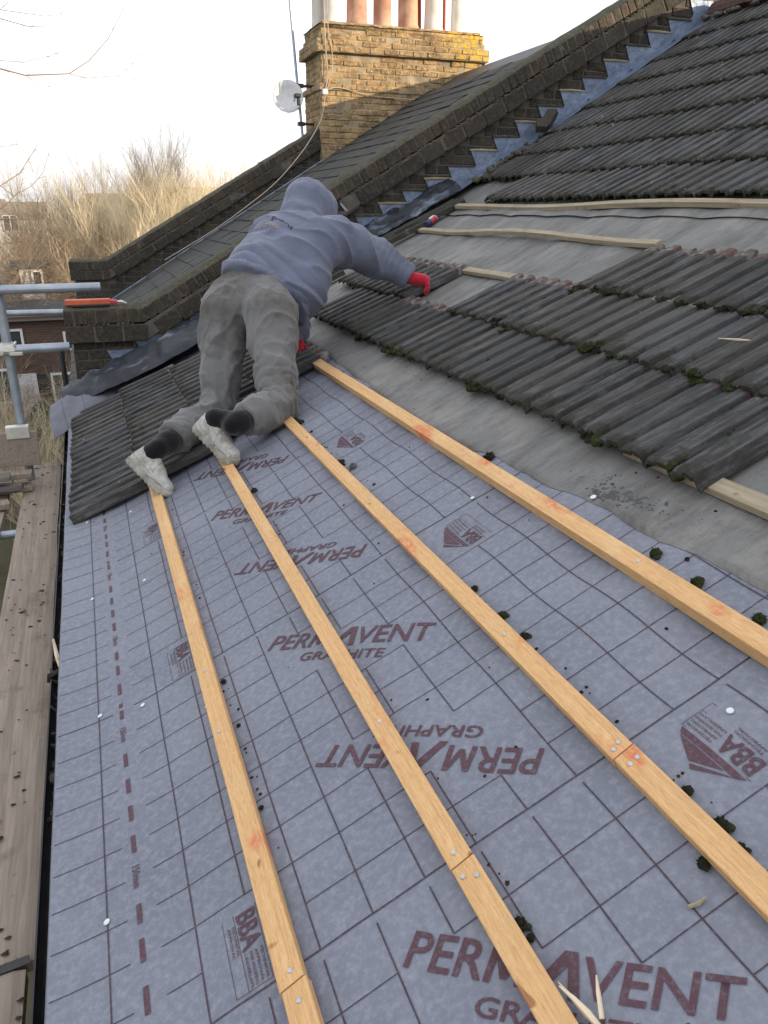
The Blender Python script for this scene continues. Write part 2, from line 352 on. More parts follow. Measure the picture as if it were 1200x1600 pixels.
M_TERRA = simple('terracotta', (.42,.10,.045), (.34,.08,.04), 8, .75, .3, 30, .004)
M_BUFF = simple('buff_clay', (.50,.33,.22), (.36,.18,.12), 5, .8, .3, 30, .004)
M_CREAM = simple('pale_clay', (.72,.68,.62), (.58,.54,.48), 6, .8, .3, 30, .004)
M_RIDGE = mk_brick('ridge_clay', (.115,.062,.058), (.14,.08,.07), (.10,.06,.055), (.06,.045,.04), .1)
M_RENDER = simple('white_render', (.72,.72,.70), (.66,.66,.64), 1, .9, .1, 30, .002)

# ------------------------------------------------------------------ roof membrane with its print
TA, TB, SA, SB = -0.80, 0.96, -1.2, 6.25
def gm(s, t):                          # the sheet sags between rafters and lifts at the eaves
    w = .0078*math.sin(s*2*math.pi/.42+.8*math.sin(t*4)+1.1)*math.exp(-((t-.45)/.55)**2)
    w += .003*nz(s, t, 3.1, 2.3) + .0018*nz(s*1.0, t*2.4, 8.2, 4.)
    e = max(0., -(t+.52)); w += .45*e*e + .035*e
    return w + .002
def mpt(s, t, h=0.): return RP(s, t, gm(s, t)+h)
mb = MB()
ss = np.arange(SA, SB+.001, .025); tt = np.arange(TA, TB+.001, .022); tt[-1] = TB
vs = [mpt(s, t) for s in ss for t in tt]
nt = len(tt)
mb.add(vs, [(i*nt+j, i*nt+j+1, (i+1)*nt+j+1, (i+1)*nt+j) for i in range(len(ss)-1) for j in range(nt-1)], 0, .5)
# eaves fold into the gutter, with thickness
vs = []
for s in ss:
    vs += [mpt(s, TA), mpt(s, TA-.006, -.006), mpt(s, TA-.002, -.05)]
mb.add(vs, [(i*3+j, i*3+j+1, i*3+j+4, i*3+j+3) for i in range(len(ss)-1) for j in range(2)], 0, .5)
REP = 1.036
A_R = Vector((-.677, .736)); A_U = Vector((.736, .677))
def textrect(k):
    out = []
    for (o, r, u) in ((Vector((.83+k*REP, -.177)), A_R, A_U), (Vector((1.044+k*REP, .242)), -A_R, -A_U)):
        out.append((o, r, u))
    return out
TR = [x for k in range(-2, 6) for x in textrect(k)]
def blocked(s, t, m=.012):
    for i, (o, r, u) in enumerate(TR):
        d = Vector((s, t)) - o; a = d.dot(r); b = d.dot(u)
        if -.004 < a < .512 and -.004 < b < .061: return True
        if .128 < a < .40 and -.052 < b < -.015: return True
    for k in range(-2, 6):
        so_ = .745+k*REP
        if so_-.012 < s < so_+.17 and .405 < t < .545: return True
        so_ = .965+k*REP
        if so_-.01 < s < so_+.165 and -.47 < t < -.325: return True
    return False
def strip(pts, w, mi=2, h=.0012):
    vs = []; n = len(pts)
    for i, (s, t) in enumerate(pts):
        a = Vector(pts[max(i-1, 0)]); b = Vector(pts[min(i+1, n-1)]); d = (b-a).normalized(); q = Vector((-d.y, d.x))*w/2
        vs += [mpt(s+q.x, t+q.y, h), mpt(s-q.x, t-q.y, h)]
    mb.add(vs, [(2*i, 2*i+1, 2*i+3, 2*i+2) for i in range(n-1)], mi, .5)
offs = [0, .103, .206, .309, .411, .513, .612, .711, .813, .915]
tl = [-.685, -.512, -.403, -.295, -.187, -.078, .031, .142, .253, .365, .478, .585, .695, .80, .91]
slines = [(.947+k*REP+o, i == 0) for k in range(-2, 6) for i, o in enumerate(offs)]
slines.sort()
for (s0, thick) in slines:
    if s0 > SB-.1 or s0 < SA+.1: continue
    ends = [TA+.004, -.648]; seg = []
    def run(a, b):
        n = max(2, int((b-a)/.015)); strip([(s0, a+(b-a)*i/n) for i in range(n+1)], .0034 if thick else .0021, 2, .0012)
    run(TA+.004, -.645)
    cuts = [-.583]+[x for x in tl if x > -.58]+[TB-.01]
    for a, b in zip(cuts[:-1], cuts[1:]):
        if b-a < .01: continue
        if any(blocked(s0, a+(b-a)*q) for q in (.15, .35, .5, .65, .85)): continue
        run(a, b)
sall = [x for x, _ in slines]
for t0 in tl:
    for i in range(len(sall)-1):
        a, b = sall[i], sall[i+1]
        if a < SA+.1 or b > SB-.1: continue
        if t0 > -.5 and slines[i+1][1]: b -= .021
        if t0 > -.55 and any(blocked(a+(b-a)*q, t0) for q in (.15, .35, .5, .65, .85)): continue
        n = max(2, int((b-a)/.02)); strip([(a+(b-a)*j/n, t0) for j in range(n+1)], .0030, 2, .0016)
# dash column with 150mm marks
def glyphs(body, offset=0.):
    cu = bpy.data.curves.new('txt', 'FONT'); cu.body = body; cu.size = 1; cu.offset = offset; cu.resolution_u = 3
    o = bpy.data.objects.new('txt', cu); COL.objects.link(o); bpy.context.view_layer.update()
    dg = bpy.context.evaluated_depsgraph_get(); me = bpy.data.meshes.new_from_object(o.evaluated_get(dg))
    bpy.data.objects.remove(o); bpy.data.curves.remove(cu)
    return me
def text2d(body, width, height, offset=0., cut=.03):
    me = glyphs(body, offset); bm = bmesh.new(); bm.from_mesh(me); bpy.data.meshes.remove(me)
    xs = [v.co.x for v in bm.verts]; ys = [v.co.y for v in bm.verts]; x0, x1, y0, y1 = min(xs), max(xs), min(ys), max(ys)
    for v in bm.verts: v.co = Vector(((v.co.x-x0)/(x1-x0)*width, (v.co.y-y0)/(y1-y0)*height, 0))
    if cut:
        for ax, mxv in ((0, width), (1, height)):
            k = cut
            while k < mxv:
                no = Vector((1, 0, 0)) if ax == 0 else Vector((0, 1, 0))
                bmesh.ops.bisect_plane(bm, geom=bm.verts[:]+bm.edges[:]+bm.faces[:], plane_co=no*k, plane_no=no); k += cut
    bm.verts.index_update(); vs = [(v.co.x, v.co.y) for v in bm.verts]; fs = [[v.index for v in f.verts] for f in bm.faces]; bm.free()
    return vs, fs
def put(g, o, r, u, mi=1, h=.0019, shear=0.):
    vs, fs = g
    mb.add([mpt(o[0]+r[0]*(x+shear*y)+u[0]*y, o[1]+r[1]*(x+shear*y)+u[1]*y, h) for x, y in vs], fs, mi, .5)
def poly2d(pts, cut=.02):
    bm = bmesh.new(); bm.faces.new([bm.verts.new((x, y, 0)) for x, y in pts]); bmesh.ops.triangulate(bm, faces=bm.faces[:])
    for ax in (0, 1):
        k = cut
        while k < .3:
            no = Vector((1, 0, 0)) if ax == 0 else Vector((0, 1, 0)); bmesh.ops.bisect_plane(bm, geom=bm.verts[:]+bm.edges[:]+bm.faces[:], plane_co=no*k, plane_no=no); k += cut
    bm.verts.index_update(); r_ = ([(v.co.x, v.co.y) for v in bm.verts], [[v.index for v in f.verts] for f in bm.faces]); bm.free(); return r_
gM = poly2d([(0, 0), (.002, .06), (.014, .06), (.031, .024), (.048, .06), (.060, .06), (.062, 0), (.051, 0), (.0495, .038), (.036, .008), (.026, .008), (.0125, .038), (.011, 0)])
gPERM = text2d('PER', .136, .060, .012); gVENT = text2d('VENT', .224, .060, .012); gGR = text2d('GRAPHITE', .26, .030, .012)
LAM = ([(.0, -.008), (.019, -.008), (.062, .044), (.067, -.004), (.085, -.004), (.075, .064), (.055, .064)], [(0, 1, 2, 6), (2, 5, 6), (2, 3, 4, 5)])
for (o, r, u) in TR:
    if not (-.6 < o.x < 6.1): continue
    put(gPERM, o, r, u, shear=.12); put(gM, o+r*.1395, r, u, shear=.12); put(gVENT, o+r*.286, r, u, shear=.12)
    put(LAM, o+r*.207, r, u, h=.0024)
    put(gGR, o+r*.135-u*.05, r, u, shear=.12)
g150 = text2d('150mm', .062, .017, .01, 0); gBBA = text2d('BBA', .082, .040, .016, 0)
small = [text2d(w, .068, .0055, .01, 0) for w in ('TECHNICAL', 'APPROVAL', 'FOR ROOFING', 'UNDERLAYS')]
def bba(o, r, u):                      # o: near end of the base line, r along, u towards the triangle
    def q(poly, mi=1, h=.0019): 
        put(poly2d(poly, .015), o, r, u, mi, h)
    # triangle in three bars
    q([(0, 0), (.157, 0), (.149, .0115), (.0195, .0115)]); q([(.004, .004), (.0205, .0135), (.084, .0465), (.075, .053)])
    q([(.036, .0145), (.146, .0145), (.090, .0430)])
    put(gBBA, (o[0]+r[0]*.004-u[0]*.047, o[1]+r[1]*.004-u[1]*.047), r, u)
    for i, g in enumerate(small):
        put(g, (o[0]+r[0]*.092-u[0]*(.014+.0105*i), o[1]+r[1]*.092-u[1]*(.014+.0105*i)), r, u)
    for i in range(2):
        put(small[i], (o[0]+r[0]*.02-u[0]*(.058+.009*i), o[1]+r[1]*.02-u[1]*(.058+.009*i)), r, u)
    for (x0, y0, x1, y1) in ((-.003, -.004, .163, -.004), (-.003, -.051, .163, -.051), (.163, -.004, .163, -.075), (.0, -.075, .163, -.075)):
        a = (o[0]+r[0]*x0+u[0]*y0, o[1]+r[1]*x0+u[1]*y0); b = (o[0]+r[0]*x1+u[0]*y1, o[1]+r[1]*x1+u[1]*y1); strip([a, b], .0011, 1)
for k in range(-1, 5):
    bba((.746+k*REP, .461), (1, 0), (0, -1))
    bba((1.12+k*REP, -.384), (-1, 0), (0, 1))
    for (a, b) in ((1.033, 1.09), (1.143, 1.196), (1.234, 1.283), (1.431, 1.483), (1.533, 1.584), (1.631, 1.682), (1.733, 1.784), (1.943, 1.985), (2.0, 2.02)):
        a += k*REP; b += k*REP; w = .0055
        mb.add([mpt(a, -.62-w, .0015), mpt(a, -.62+w, .0015), mpt(b, -.62+w, .0015), mpt(b, -.62-w, .0015)], [(0, 1, 2, 3)], 1, .5)
    for sg in (1.39, 1.90): put(g150, (sg+k*REP, -.628), (-1, 0), (0, 1))
mem = mb.build('roof_membrane', [M_MEM, M_INK, M_LINE], smooth=True)
tag(mem, 'grey breather membrane printed with a dark grid and lettering, laid over the lower roof slope', 'roof membrane')

# ------------------------------------------------------------------ new battens
def batten(name, s0, s1, tc_, hb, label, group, mat=M_PINE, w=.048, th=.025, tw=.0, nails=(), warp=.002, seed=0, cat='batten', yaw=0.):
    n = max(6, int(abs(s1-s0)/.12)); vs = []; mbn = MB()
    o = RP(s0, tc_, hb)
    c = .0016
    prof = [(-w/2+c, 0), (w/2-c, 0), (w/2, c), (w/2, th-c), (w/2-c, th), (-w/2+c, th), (-w/2, th-c), (-w/2, c)]
    for i in range(n+1):
        s = s0+(s1-s0)*i/n; dt = warp*nz(s*.8, seed*3.3, 1.) + yaw*(s-s0); dh = warp*.8*nz(s*1.1, seed*5.1, 7.) + .0005
        for (a, b) in prof:
            j = .0006*nz(s*9, a*50, b*80+seed)
            p = RP(s+a*tw, tc_+a+dt+j, hb+b+dh) if (i not in (0, n)) else RP(s+a*.10*(1 if i else 1), tc_+a+dt, hb+b+dh)
            vs.append(p - o)
    m = len(prof)
    fs = [(i*m+k, i*m+(k+1) % m, (i+1)*m+(k+1) % m, (i+1)*m+k) for i in range(n) for k in range(m)] + [tuple(reversed(range(m))), tuple(range(n*m, (n+1)*m))]
    mbn.add(vs, fs, 0, random.random())
    root = mbn.build(name, mat); root.location = o
    tag(root, label, cat, group)
    for (s, a) in nails:
        nb = MB(); p = RP(s, tc_+a, hb+th+.0005); nb.lathe(p-o, N_, [(.0045, -.002), (.005, .0008), (.0045, .0016), (.001, .0018)], 10)
        q = nb.build('nail_head', M_NAIL); q.parent = root
    return root
BH = .006
bt = [-.294, -.003, .289, .573+.05]
G1 = 'new pine battens nailed across the membrane'
# t of the batten centres measured on the membrane
BT = [-.352, -.008, .340, .672]
batten('roof_batten', .902, 3.80, BT[0], BH, 'new yellow pine batten nearest the eaves, running up to the worker\'s left shoe', G1, nails=((.925, .004), (1.9, 0), (2.7, .004), (1.62, -.006)), seed=1)
batten('roof_batten', -.2, .899, BT[0]+.002, BH, 'short near length of pine batten butted against the one nearest the eaves', G1, nails=((.868, .003), (.3, 0)), seed=2)
batten('roof_batten', .912, 3.75, BT[1], BH, 'new pine batten second from the eaves, running up to the worker\'s right shoe', G1, nails=((.935, -.004), (1.33, .002), (2.4, 0)), seed=3)
batten('roof_batten', -.2, .909, BT[1]+.001, BH, 'near length of the second pine batten, lying over the largest lettering', G1, nails=((.885, -.012), (.872, .010), (.3, 0)), seed=4)
batten('roof_batten', .911, 3.85, BT[2], BH, 'new pine batten third from the eaves, ending under the worker\'s right knee', G1, nails=((.932, .006), (.925, -.010), (1.35, 0), (2.3, .004)), seed=5)
batten('roof_batten', -.2, .908, BT[2]+.001, BH, 'near length of the third pine batten, with moss behind it', G1, nails=((.880, -.008), (.884, .010), (.4, 0)), seed=6)
batten('roof_batten', -.2, 4.18, BT[3]+.012, BH, 'uppermost new pine batten on the membrane, ending beside the worker\'s left glove', G1, nails=((1.3, .003), (2.2, -.003), (.9, .004)), seed=7, th=.036, w=.050)
# membrane tacks
G2 = 'white cap tacks holding the membrane'
for i, (s, t, lab) in enumerate([(1.277, -.686, 'near the lower left on the printed line'), (1.783, -.379, 'beside the lowest batten'), (.871, .543, 'above the triangle emblem at the right'),
      (2.006, -.681, 'on the line beside the printed dashes, mid distance'), (1.958, -.557, 'right of the printed dashes'), (2.721, -.487, 'below the lowest batten, further up the sheet'), (3.479, -.494, 'just in front of the left tile patch'),
      (2.773, -.69, 'on the outer line near the gutter, far up'), (3.592, -.70, 'at the corner of the left tile patch'), (1.993, .587, 'just below the uppermost batten')]):
    b = MB(); p = mpt(s, t, .0015); b.lathe((0,0,0), N_, [(.0065, 0), (.0075, .0012), (.0055, .0026), (.001, .003)], 14)
    o = b.build('cap_tack', M_PLASTW, smooth=True); o.location = p; tag(o, 'small round white tack '+lab, 'tack', G2)
b = MB(); b.lathe((0,0,0), N_, [(.0085, 0), (.0095, .0015), (.006, .003), (.001, .0035)], 14); o = b.build('cap_tack', M_PLASTW, smooth=True); o.location = RP(1.646, .80, .014); tag(o, 'small round white tack on the dark mortar smear at the felt edge', 'tack', G2)

# ------------------------------------------------------------------ old underlay felt
fe = [(-1.2, .86), (.5, .83), (1.06, .812), (1.252, .805), (1.371, .784), (1.566, .796), (1.654, .786), (1.828, .764), (2.12, .757), (2.432, .715), (2.804, .717), (3.554, .752), (4.478, .788), (6.3, .84)]
def feltedge(s):
    for (a, ta), (b_, tb) in zip(fe[:-1], fe[1:]):
        if a <= s <= b_: 
            u = (s-a)/(b_-a); u = u*u*(3-2*u); return ta+(tb-ta)*u + .006*nz(s*9, 2.) + .003*nz(s*30, 5)
    return fe[0][1] if s < fe[0][0] else fe[-1][1]
def gf(s, t):
    sag = .010*abs(math.sin(s*math.pi/.45+.5))**.7
    return .010 - .010*(1-abs(math.sin(s*math.pi/.45+.5))) + .006*nz(s, t, 2.2, 1.7) + .0025*nz(s, t, 7.2, 7) + .006
fb = MB(); ss2 = np.arange(-1.2, 6.42, .035); nt2 = 60
vs = []
for s in ss2:
    e = feltedge(s)
    for j in range(nt2+1):
        t = e + (3.2-e)*(j/nt2)**1.3; hh = gf(s, t)
        if j == 0: hh = gm(s, t)+.0018
        if 2.44 < t < 2.47: hh -= .004
        vs.append(RP(s, t, max(hh, gm(s, t)+.0018 if t < TB+.05 else -1)))
fb.add(vs, [(i*(nt2+1)+j, i*(nt2+1)+j+1, (i+1)*(nt2+1)+j+1, (i+1)*(nt2+1)+j) for i in range(len(ss2)-1) for j in range(nt2)], 0, .5)
# an overlapping upper length of felt whose hem makes the dark line
vs = []
for s in ss2:
    for t, h in ((2.452+.012*nz(s*2.0, 1.), .0085), (2.46, .0105), (2.7, .007), (3.2, .006)):
        vs.append(RP(s, t, gf(s, t)+h))
fb.add(vs, [(i*4+j, i*4+j+1, (i+1)*4+j+1, (i+1)*4+j) for i in range(len(ss2)-1) for j in range(3)], 0, .5)
felt = fb.build('underlay_felt', M_FELT, smooth=True)
tag(felt, 'old grey-brown roofing felt lying bare between the membrane and the upper tiles', 'roofing felt')
# mortar smear
b = MB()
for _ in range(170):
    u = random.gauss(0, 1); v = random.gauss(0, 1); s = 1.62+.10*u-.02*v; t = .835+.022*v+.03*abs(u)*.5
    if t < feltedge(s)+.004: continue
    r = random.uniform(.002, .008)*max(.3, 1-abs(u)*.3); c = RP(s, t, gf(s, t)+.001); k = random.randint(5, 7)
    ring = [c+Vector((0, 1, 0))*math.cos(a)*r*random.uniform(.7, 1.6)+U_*math.sin(a)*r*random.uniform(.7, 1.2) for a in [2*math.pi*i/k for i in range(k)]]
    b.add(ring+[c+N_*r*.5], [(i, (i+1) % k, k) for i in range(k)])
o = b.build('mortar_smear', M_MORTARS); tag(o, 'dark crumbly mortar smear on the grey felt beside the membrane edge', 'mortar', kind='stuff')
G3 = 'old pale battens left on the felt'
batten('old_batten', 4.3, 6.15, 1.735, .022, 'old pale batten passing under the tile held by the red glove', G3, M_OLDB, .045, .022, warp=.02, seed=11)
batten('old_batten', 3.45, 4.29, 1.735, .022, 'short bare stretch of old batten just right of the red glove', G3, M_OLDB, .045, .022, warp=.015, seed=12)
batten('old_batten', 3.0, 6.02, 2.165, .022, 'middle old pale batten crossing the bare felt in front of the worker\'s head', G3, M_OLDB, .04, .024, warp=.03, seed=13)
batten('old_batten', 1.0, 6.05, 2.545, .022, 'long old pale batten just below the upper tile slope', G3, M_OLDB, .042, .028, warp=.03, seed=14)
batten('old_batten', .6, 1.75, 1.00, .024, 'old pale rounded batten poking out from under the nearest tile at the right', G3, M_OLDB, .05, .022, warp=.02, seed=15)

# ------------------------------------------------------------------ roof tiles
TW, TL, COV = .2155, .42, .212
def tprof(u):                         # three low ribs across a tile
    x = (u/.106) % 1.0
    def sm(a, b, v): v = min(1., max(0., (v-a)/(b-a))); return v*v*(3-2*v)
    r = sm(.07, .17, x)*(1-.38*sm(.50, .60, x)) * (1-sm(.90, .985, x)) + .08*sm(.2, .5, x)*(1-sm(.5, .6, x))
    return .021*r
def tile_mesh(seed):
    rnd = random.Random(seed); nu, nv = 60, 7; m = MB(); top = []; bot = []
    le = [.006*nz(i*.19, seed*1.7, 3.)+.004*nz(i*.7, seed, 1.) for i in range(nu+1)]
    if seed % 3 == 0: 
        c = rnd.randint(0, 58)
        for i in range(nu+1): le[i] += max(0, .018-.0028*abs(i-c))
    vvs = [0, .012, .05, .14, .25, .34, .39, TL]
    for j in range(nv+1):
        for i in range(nu+1):
            u = TW*i/nu; v = vvs[j] + (le[i] if j < 2 else 0)
            h = tprof(u) + .0012*nz(u*60, v*40, seed) + .0018*nz(u*12, v*9, seed+4.)
            if i > nu-3: h -= .008
            if i < 4: h -= .012
            if j == 0: h -= .005+.003*abs(nz(i*.5, seed, 9))
            top.append((v, u, h+.012)); bot.append((v, u, h*.9 - (0 if j else .0)))
    W = nu+1
    fs = [(j*W+i, (j+1)*W+i, (j+1)*W+i+1, j*W+i+1) for j in range(nv) for i in range(nu)]
    m.add(top, fs, 0, .5)
    o = len(top); m.v += bot
    m.f += [[o+k for k in reversed(f)] for f in fs]; m.m += [0]*len(fs); m.r += [.5]*len(fs)
    per = [(0*W+i) for i in range(W)] + [j*W+nu for j in range(1, nv+1)] + [nv*W+i for i in range(nu-1, -1, -1)] + [j*W for j in range(nv-1, 0, -1)]
    for a, b_ in zip(per, per[1:]+per[:1]):
        m.f.append([a, b_, o+b_, o+a]); m.m.append(0); m.r.append(.5)
    me = bpy.data.meshes.new('roof_tile'); me.from_pydata(m.v, [], m.f); me.materials.append(M_TILE)
    uv = me.uv_layers.new(name='UVMap')
    for lp in me.loops:
        c = me.vertices[lp.vertex_index].co; uv.data[lp.index].uv = (c.y, c.x)
    bm = bmesh.new(); bm.from_mesh(me); bmesh.ops.recalc_face_normals(bm, faces=bm.faces[:]); bm.to_mesh(me); bm.free()
    me.polygons.foreach_set('use_smooth', [True]*len(me.polygons))
    try: me.set_sharp_from_angle(angle=R(38))
    except Exception: pass
    return me
TM = [tile_mesh(k) for k in range(7)]
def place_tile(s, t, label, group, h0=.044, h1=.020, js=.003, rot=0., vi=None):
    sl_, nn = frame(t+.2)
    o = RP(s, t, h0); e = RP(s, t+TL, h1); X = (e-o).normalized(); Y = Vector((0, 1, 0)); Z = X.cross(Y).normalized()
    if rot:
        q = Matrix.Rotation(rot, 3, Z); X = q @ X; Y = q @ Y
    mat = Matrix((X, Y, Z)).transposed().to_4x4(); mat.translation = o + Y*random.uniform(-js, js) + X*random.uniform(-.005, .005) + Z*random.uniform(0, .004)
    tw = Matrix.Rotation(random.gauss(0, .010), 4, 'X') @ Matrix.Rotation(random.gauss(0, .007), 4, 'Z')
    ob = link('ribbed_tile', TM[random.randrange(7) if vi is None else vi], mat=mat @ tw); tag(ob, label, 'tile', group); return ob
mossline = []
def course(s0, n, t, label, group, endlab=None, endlab2=None, moss=.5, **k):
    for i in range(n):
        lab = label
        if i == 0 and endlab: lab = endlab
        if i == n-1 and endlab2: lab = endlab2
        place_tile(s0+COV*i, t, lab, group, **k)
    mossline.append((s0, s0+COV*n, t, moss))
# left patch, rising from the gutter to the worker
gl = 'tiles of the patch left of the worker'
course(3.62, 10, -.765, 'weathered ribbed concrete tile of the lowest row of the left patch, overhanging the gutter', gl+', lowest row', 'ribbed concrete tile at the near corner of the left patch, overhanging the gutter', moss=.15)
course(3.60, 10, -.395, 'ribbed concrete tile in the second row of the left patch, behind the left shoe', gl+', second row', 'ribbed concrete tile right behind the worker\'s left shoe', moss=.2)
course(3.66, 9, -.025, 'ribbed concrete tile in the third row of the left patch, beside the dark flashing', gl+', third row', 'ribbed concrete tile seen between the worker\'s two legs', moss=.2)
course(4.02, 7, .345, 'ribbed concrete tile in the top row of the left patch, behind the worker', gl+', top row', 'ribbed tile end beside the worker\'s left glove at the end of the uppermost batten', moss=.2)
gr = 'tiles of the stripped middle slope'
course(1.39, 17, .955, 'mossy grey ribbed tile in the lowest row above the bare felt', gr+', lowest row', 'large grey tile at the near right corner of the lowest row, with worn edge', 'ribbed tile at the far end of the lowest row, beside the worker\'s pocket', moss=1.)
course(4.18, 6, 1.325, 'loose ribbed tile in the short row under the worker\'s outstretched arm', gr+', short row', 'ribbed tile end gripped by the red glove', moss=.6, h0=.05, h1=.026)
course(.85, 13, 1.32, 'mossy grey ribbed tile in the second row above the bare felt', gr+', second row', None, 'last tile at the far left end of the second row above the bare felt', moss=1.3)
course(.88, 10, 1.69, 'grey ribbed tile in the third row with pale exposed head', gr+', third row', None, 'last tile at the far left end of the third row, below the pale batten', moss=1.2)
gu = 'tiles of the upper slope'
words = ['lowest', 'second', 'third', 'fourth', 'fifth', 'sixth', 'seventh', 'eighth']
for k in range(8):
    t = 2.60+.365*k; s0 = [2.0, 2.1, 2.1, 2.5, 2.9, 3.3, 3.6, 3.9][k]; n = int((6.26-s0)/COV)
    s0 = 6.26-n*COV - (.0 if k != 0 else .55); n = n if k else n-1
    course(s0, n, t, 'dark ribbed tile in the %s row of the upper slope' % words[k], gu+', %s row' % words[k], moss=1.1 if k in (1, 2, 3) else .8, h0=.050, h1=.022)

def clump(mb_, c, r, nrm=N_, tufts=14, flat=.65, seed=0):
    bm = bmesh.new(); bmesh.ops.create_icosphere(bm, subdivisions=2, radius=1)
    a = Vector((0, 1, 0)); b_ = nrm.cross(a).normalized(); vs = []
    for v in bm.verts:
        d = 1+.38*nz(v.co.x*1.6+seed, v.co.y*1.6, v.co.z*1.6+seed*2)+.16*nz(v.co.x*5, v.co.y*5+seed, v.co.z*5)
        q = v.co*d*r; vs.append(c + a*q.x + b_*q.y + nrm*(q.z*flat))
    mb_.add(vs, [[v.index for v in f.verts] for f in bm.faces]); bm.free()
    for _ in range(tufts):
        th = random.uniform(0, 6.28); ph = random.uniform(.1, 1.5); d = a*math.cos(th)*math.sin(ph)+b_*math.sin(th)*math.sin(ph)+nrm*math.cos(ph)*flat
        p = c+d*r*.8; q = d+Vector([random.uniform(-.5, .5) for _ in range(3)]); w = d.orthogonal().normalized()*r*random.uniform(.08, .18)
        mb_.add([p-w, p+w, p+q.normalized()*r*random.uniform(.3, .75)], [(0, 1, 2)])
mg = MB(); md = MB(); ci = 0
for (a, b_, t, dens) in mossline:
    n = int((b_-a)*44*dens)
    for _ in range(n):
        s = random.uniform(a, b_); 
        if nz(s*2.2, t*3, 4.) + random.uniform(-.35, .35) < -.08: continue
        u = (s-a) % COV; top = .050+tprof(u)*.9; r = random.uniform(.005, .015)*(1.5 if random.random() < .15 else 1)
        hh = random.choice((top, top-.012, top-.02))
        c = RP(s, t+random.uniform(-.006, .012), hh); ci += 1
        big = dens > .9 and random.random() < .16
        if big: r = random.uniform(.014, .024)*(1.25 if t < 2.5 else .9)
        clump(mg if random.random() < (.6 if big else .4) else md, c, r*.85, tufts=46 if big else 16, seed=ci)
        if big:
            for _q in range(4): clump(mg if random.random() < .4 else md, c+Vector((0, 1, 0))*random.gauss(0, r*.9)+U_*random.gauss(.004, r*.6), r*random.uniform(.4, .7), tufts=12, seed=ci+_q)
for _ in range(110):                    # patches on the faces of the near tiles
    a = random.choice([(1.5, 3.4, .97), (.9, 3.4, 1.33), (.9, 2.9, 1.70)]); s = random.uniform(a[0], a[1]); t = a[2]+abs(random.gauss(0, .12))
    if t > a[2]+.33: continue
    c0 = RP(s, t, .044+tprof((s-a[0]) % COV)-.05*(t-a[2])); 
    for k in range(random.randint(1, 6)):
        ci += 1; clump(mg if random.random() < .5 else md, c0+Vector((0, 1, 0))*random.gauss(0, .010)+U_*random.gauss(0, .02), random.uniform(.003, .009), flat=.4, tufts=5, seed=ci)
o = mg.build('tile_moss', M_MOSS); tag(o, 'green moss growing along the lower edges of the tile rows', 'moss', kind='stuff')
o = md.build('dry_tile_moss', M_MOSSD); tag(o, 'dark dried moss and dirt clinging to the lower edges of the tile rows', 'moss', kind='stuff')
# loose moss on the membrane
G4 = 'loose moss clumps lying on the membrane'
for i, (s, t, r, lab) in enumerate([(1.324, .747, .017, 'bright green moss ball above the uppermost batten'), (1.253, .779, .007, 'tiny dark moss crumb near the felt edge'), (1.176, .741, .017, 'moss clump resting on the uppermost batten, left of the right frame edge'), (1.005, .742, .017, 'moss clump above the uppermost batten at the right frame edge'),
        (1.587, .377, .012, 'dark moss clump above the third batten, topmost of three'), (1.45, .379, .015, 'green moss clump above the third batten, middle of three'), (1.335, .376, .013, 'black moss clump above the third batten, lowest of three'), (2.142, .741, .022, 'large dark moss lump above the uppermost batten, mid length'),
        (.787, .374, .013, 'moss clump above the near length of the third batten, by the triangle emblem'), (.712, .374, .016, 'ragged moss clump above the near length of the third batten'), (.668, .370, .012, 'small moss clump above the near length of the third batten, lower'), (.680, .310, .013, 'dark moss clump below the near length of the third batten'), (.772, .020, .015, 'dark moss clump above the near length of the second batten'), (.745, .024, .009, 'small crumb of moss beside the second batten'),
        (1.838, -.316, .010, 'black moss ball beside the lowest batten'), (1.33, -.320, .007, 'tiny black moss ball beside the lowest batten, nearer'), (2.931, .032, .015, 'round black moss ball beside the second batten'), (2.66, .398, .018, 'grey broken tile crumb above the third batten'), (2.755, .378, .016, 'dark moss lump beside the third batten, above the crumb'), (3.354, .377, .018, 'dark moss lump by the knee end of the third batten'), (3.43, .372, .016, 'moss lump touching the worker\'s right knee'),
        (3.95, .715, .016, 'moss lump above the far end of the uppermost batten'), (3.84, .712, .02, 'larger moss lump above the far end of the uppermost batten'), (3.72, .715, .018, 'moss lump third from the far end of the uppermost batten'), (3.60, .716, .015, 'moss lump fourth from the far end of the uppermost batten'), (3.28, .715, .016, 'moss lump above the uppermost batten, apart from the far row'), (3.22, .715, .012, 'small moss lump above the uppermost batten')]):
    m_ = MB(); r *= .78; clump(m_, Vector((0, 0, r*.45)), r, Vector((0, 0, 1)), 40, .8, i*3.7); 
    if r > .009:
        for _ in range(3): clump(m_, Vector((random.uniform(-1, 1)*r, random.uniform(-1, 1)*r, r*.3)), r*random.uniform(.4, .65), Vector((0, 0, 1)), 16, .8, i*3.7+_)
    mt = M_MOSS if i in (0, 2, 3, 5) else M_MOSSD
    o = m_.build('moss_clump', mt if 'crumb above' not in lab else M_MORTARS); o.matrix_world = Matrix.Translation(mpt(s, t, .001)) @ Vector((0,0,1)).rotation_difference(N_).to_matrix().to_4x4()
    tag(o, lab, 'moss clump' if 'tile crumb' not in lab else 'tile crumb', G4)
b = MB()
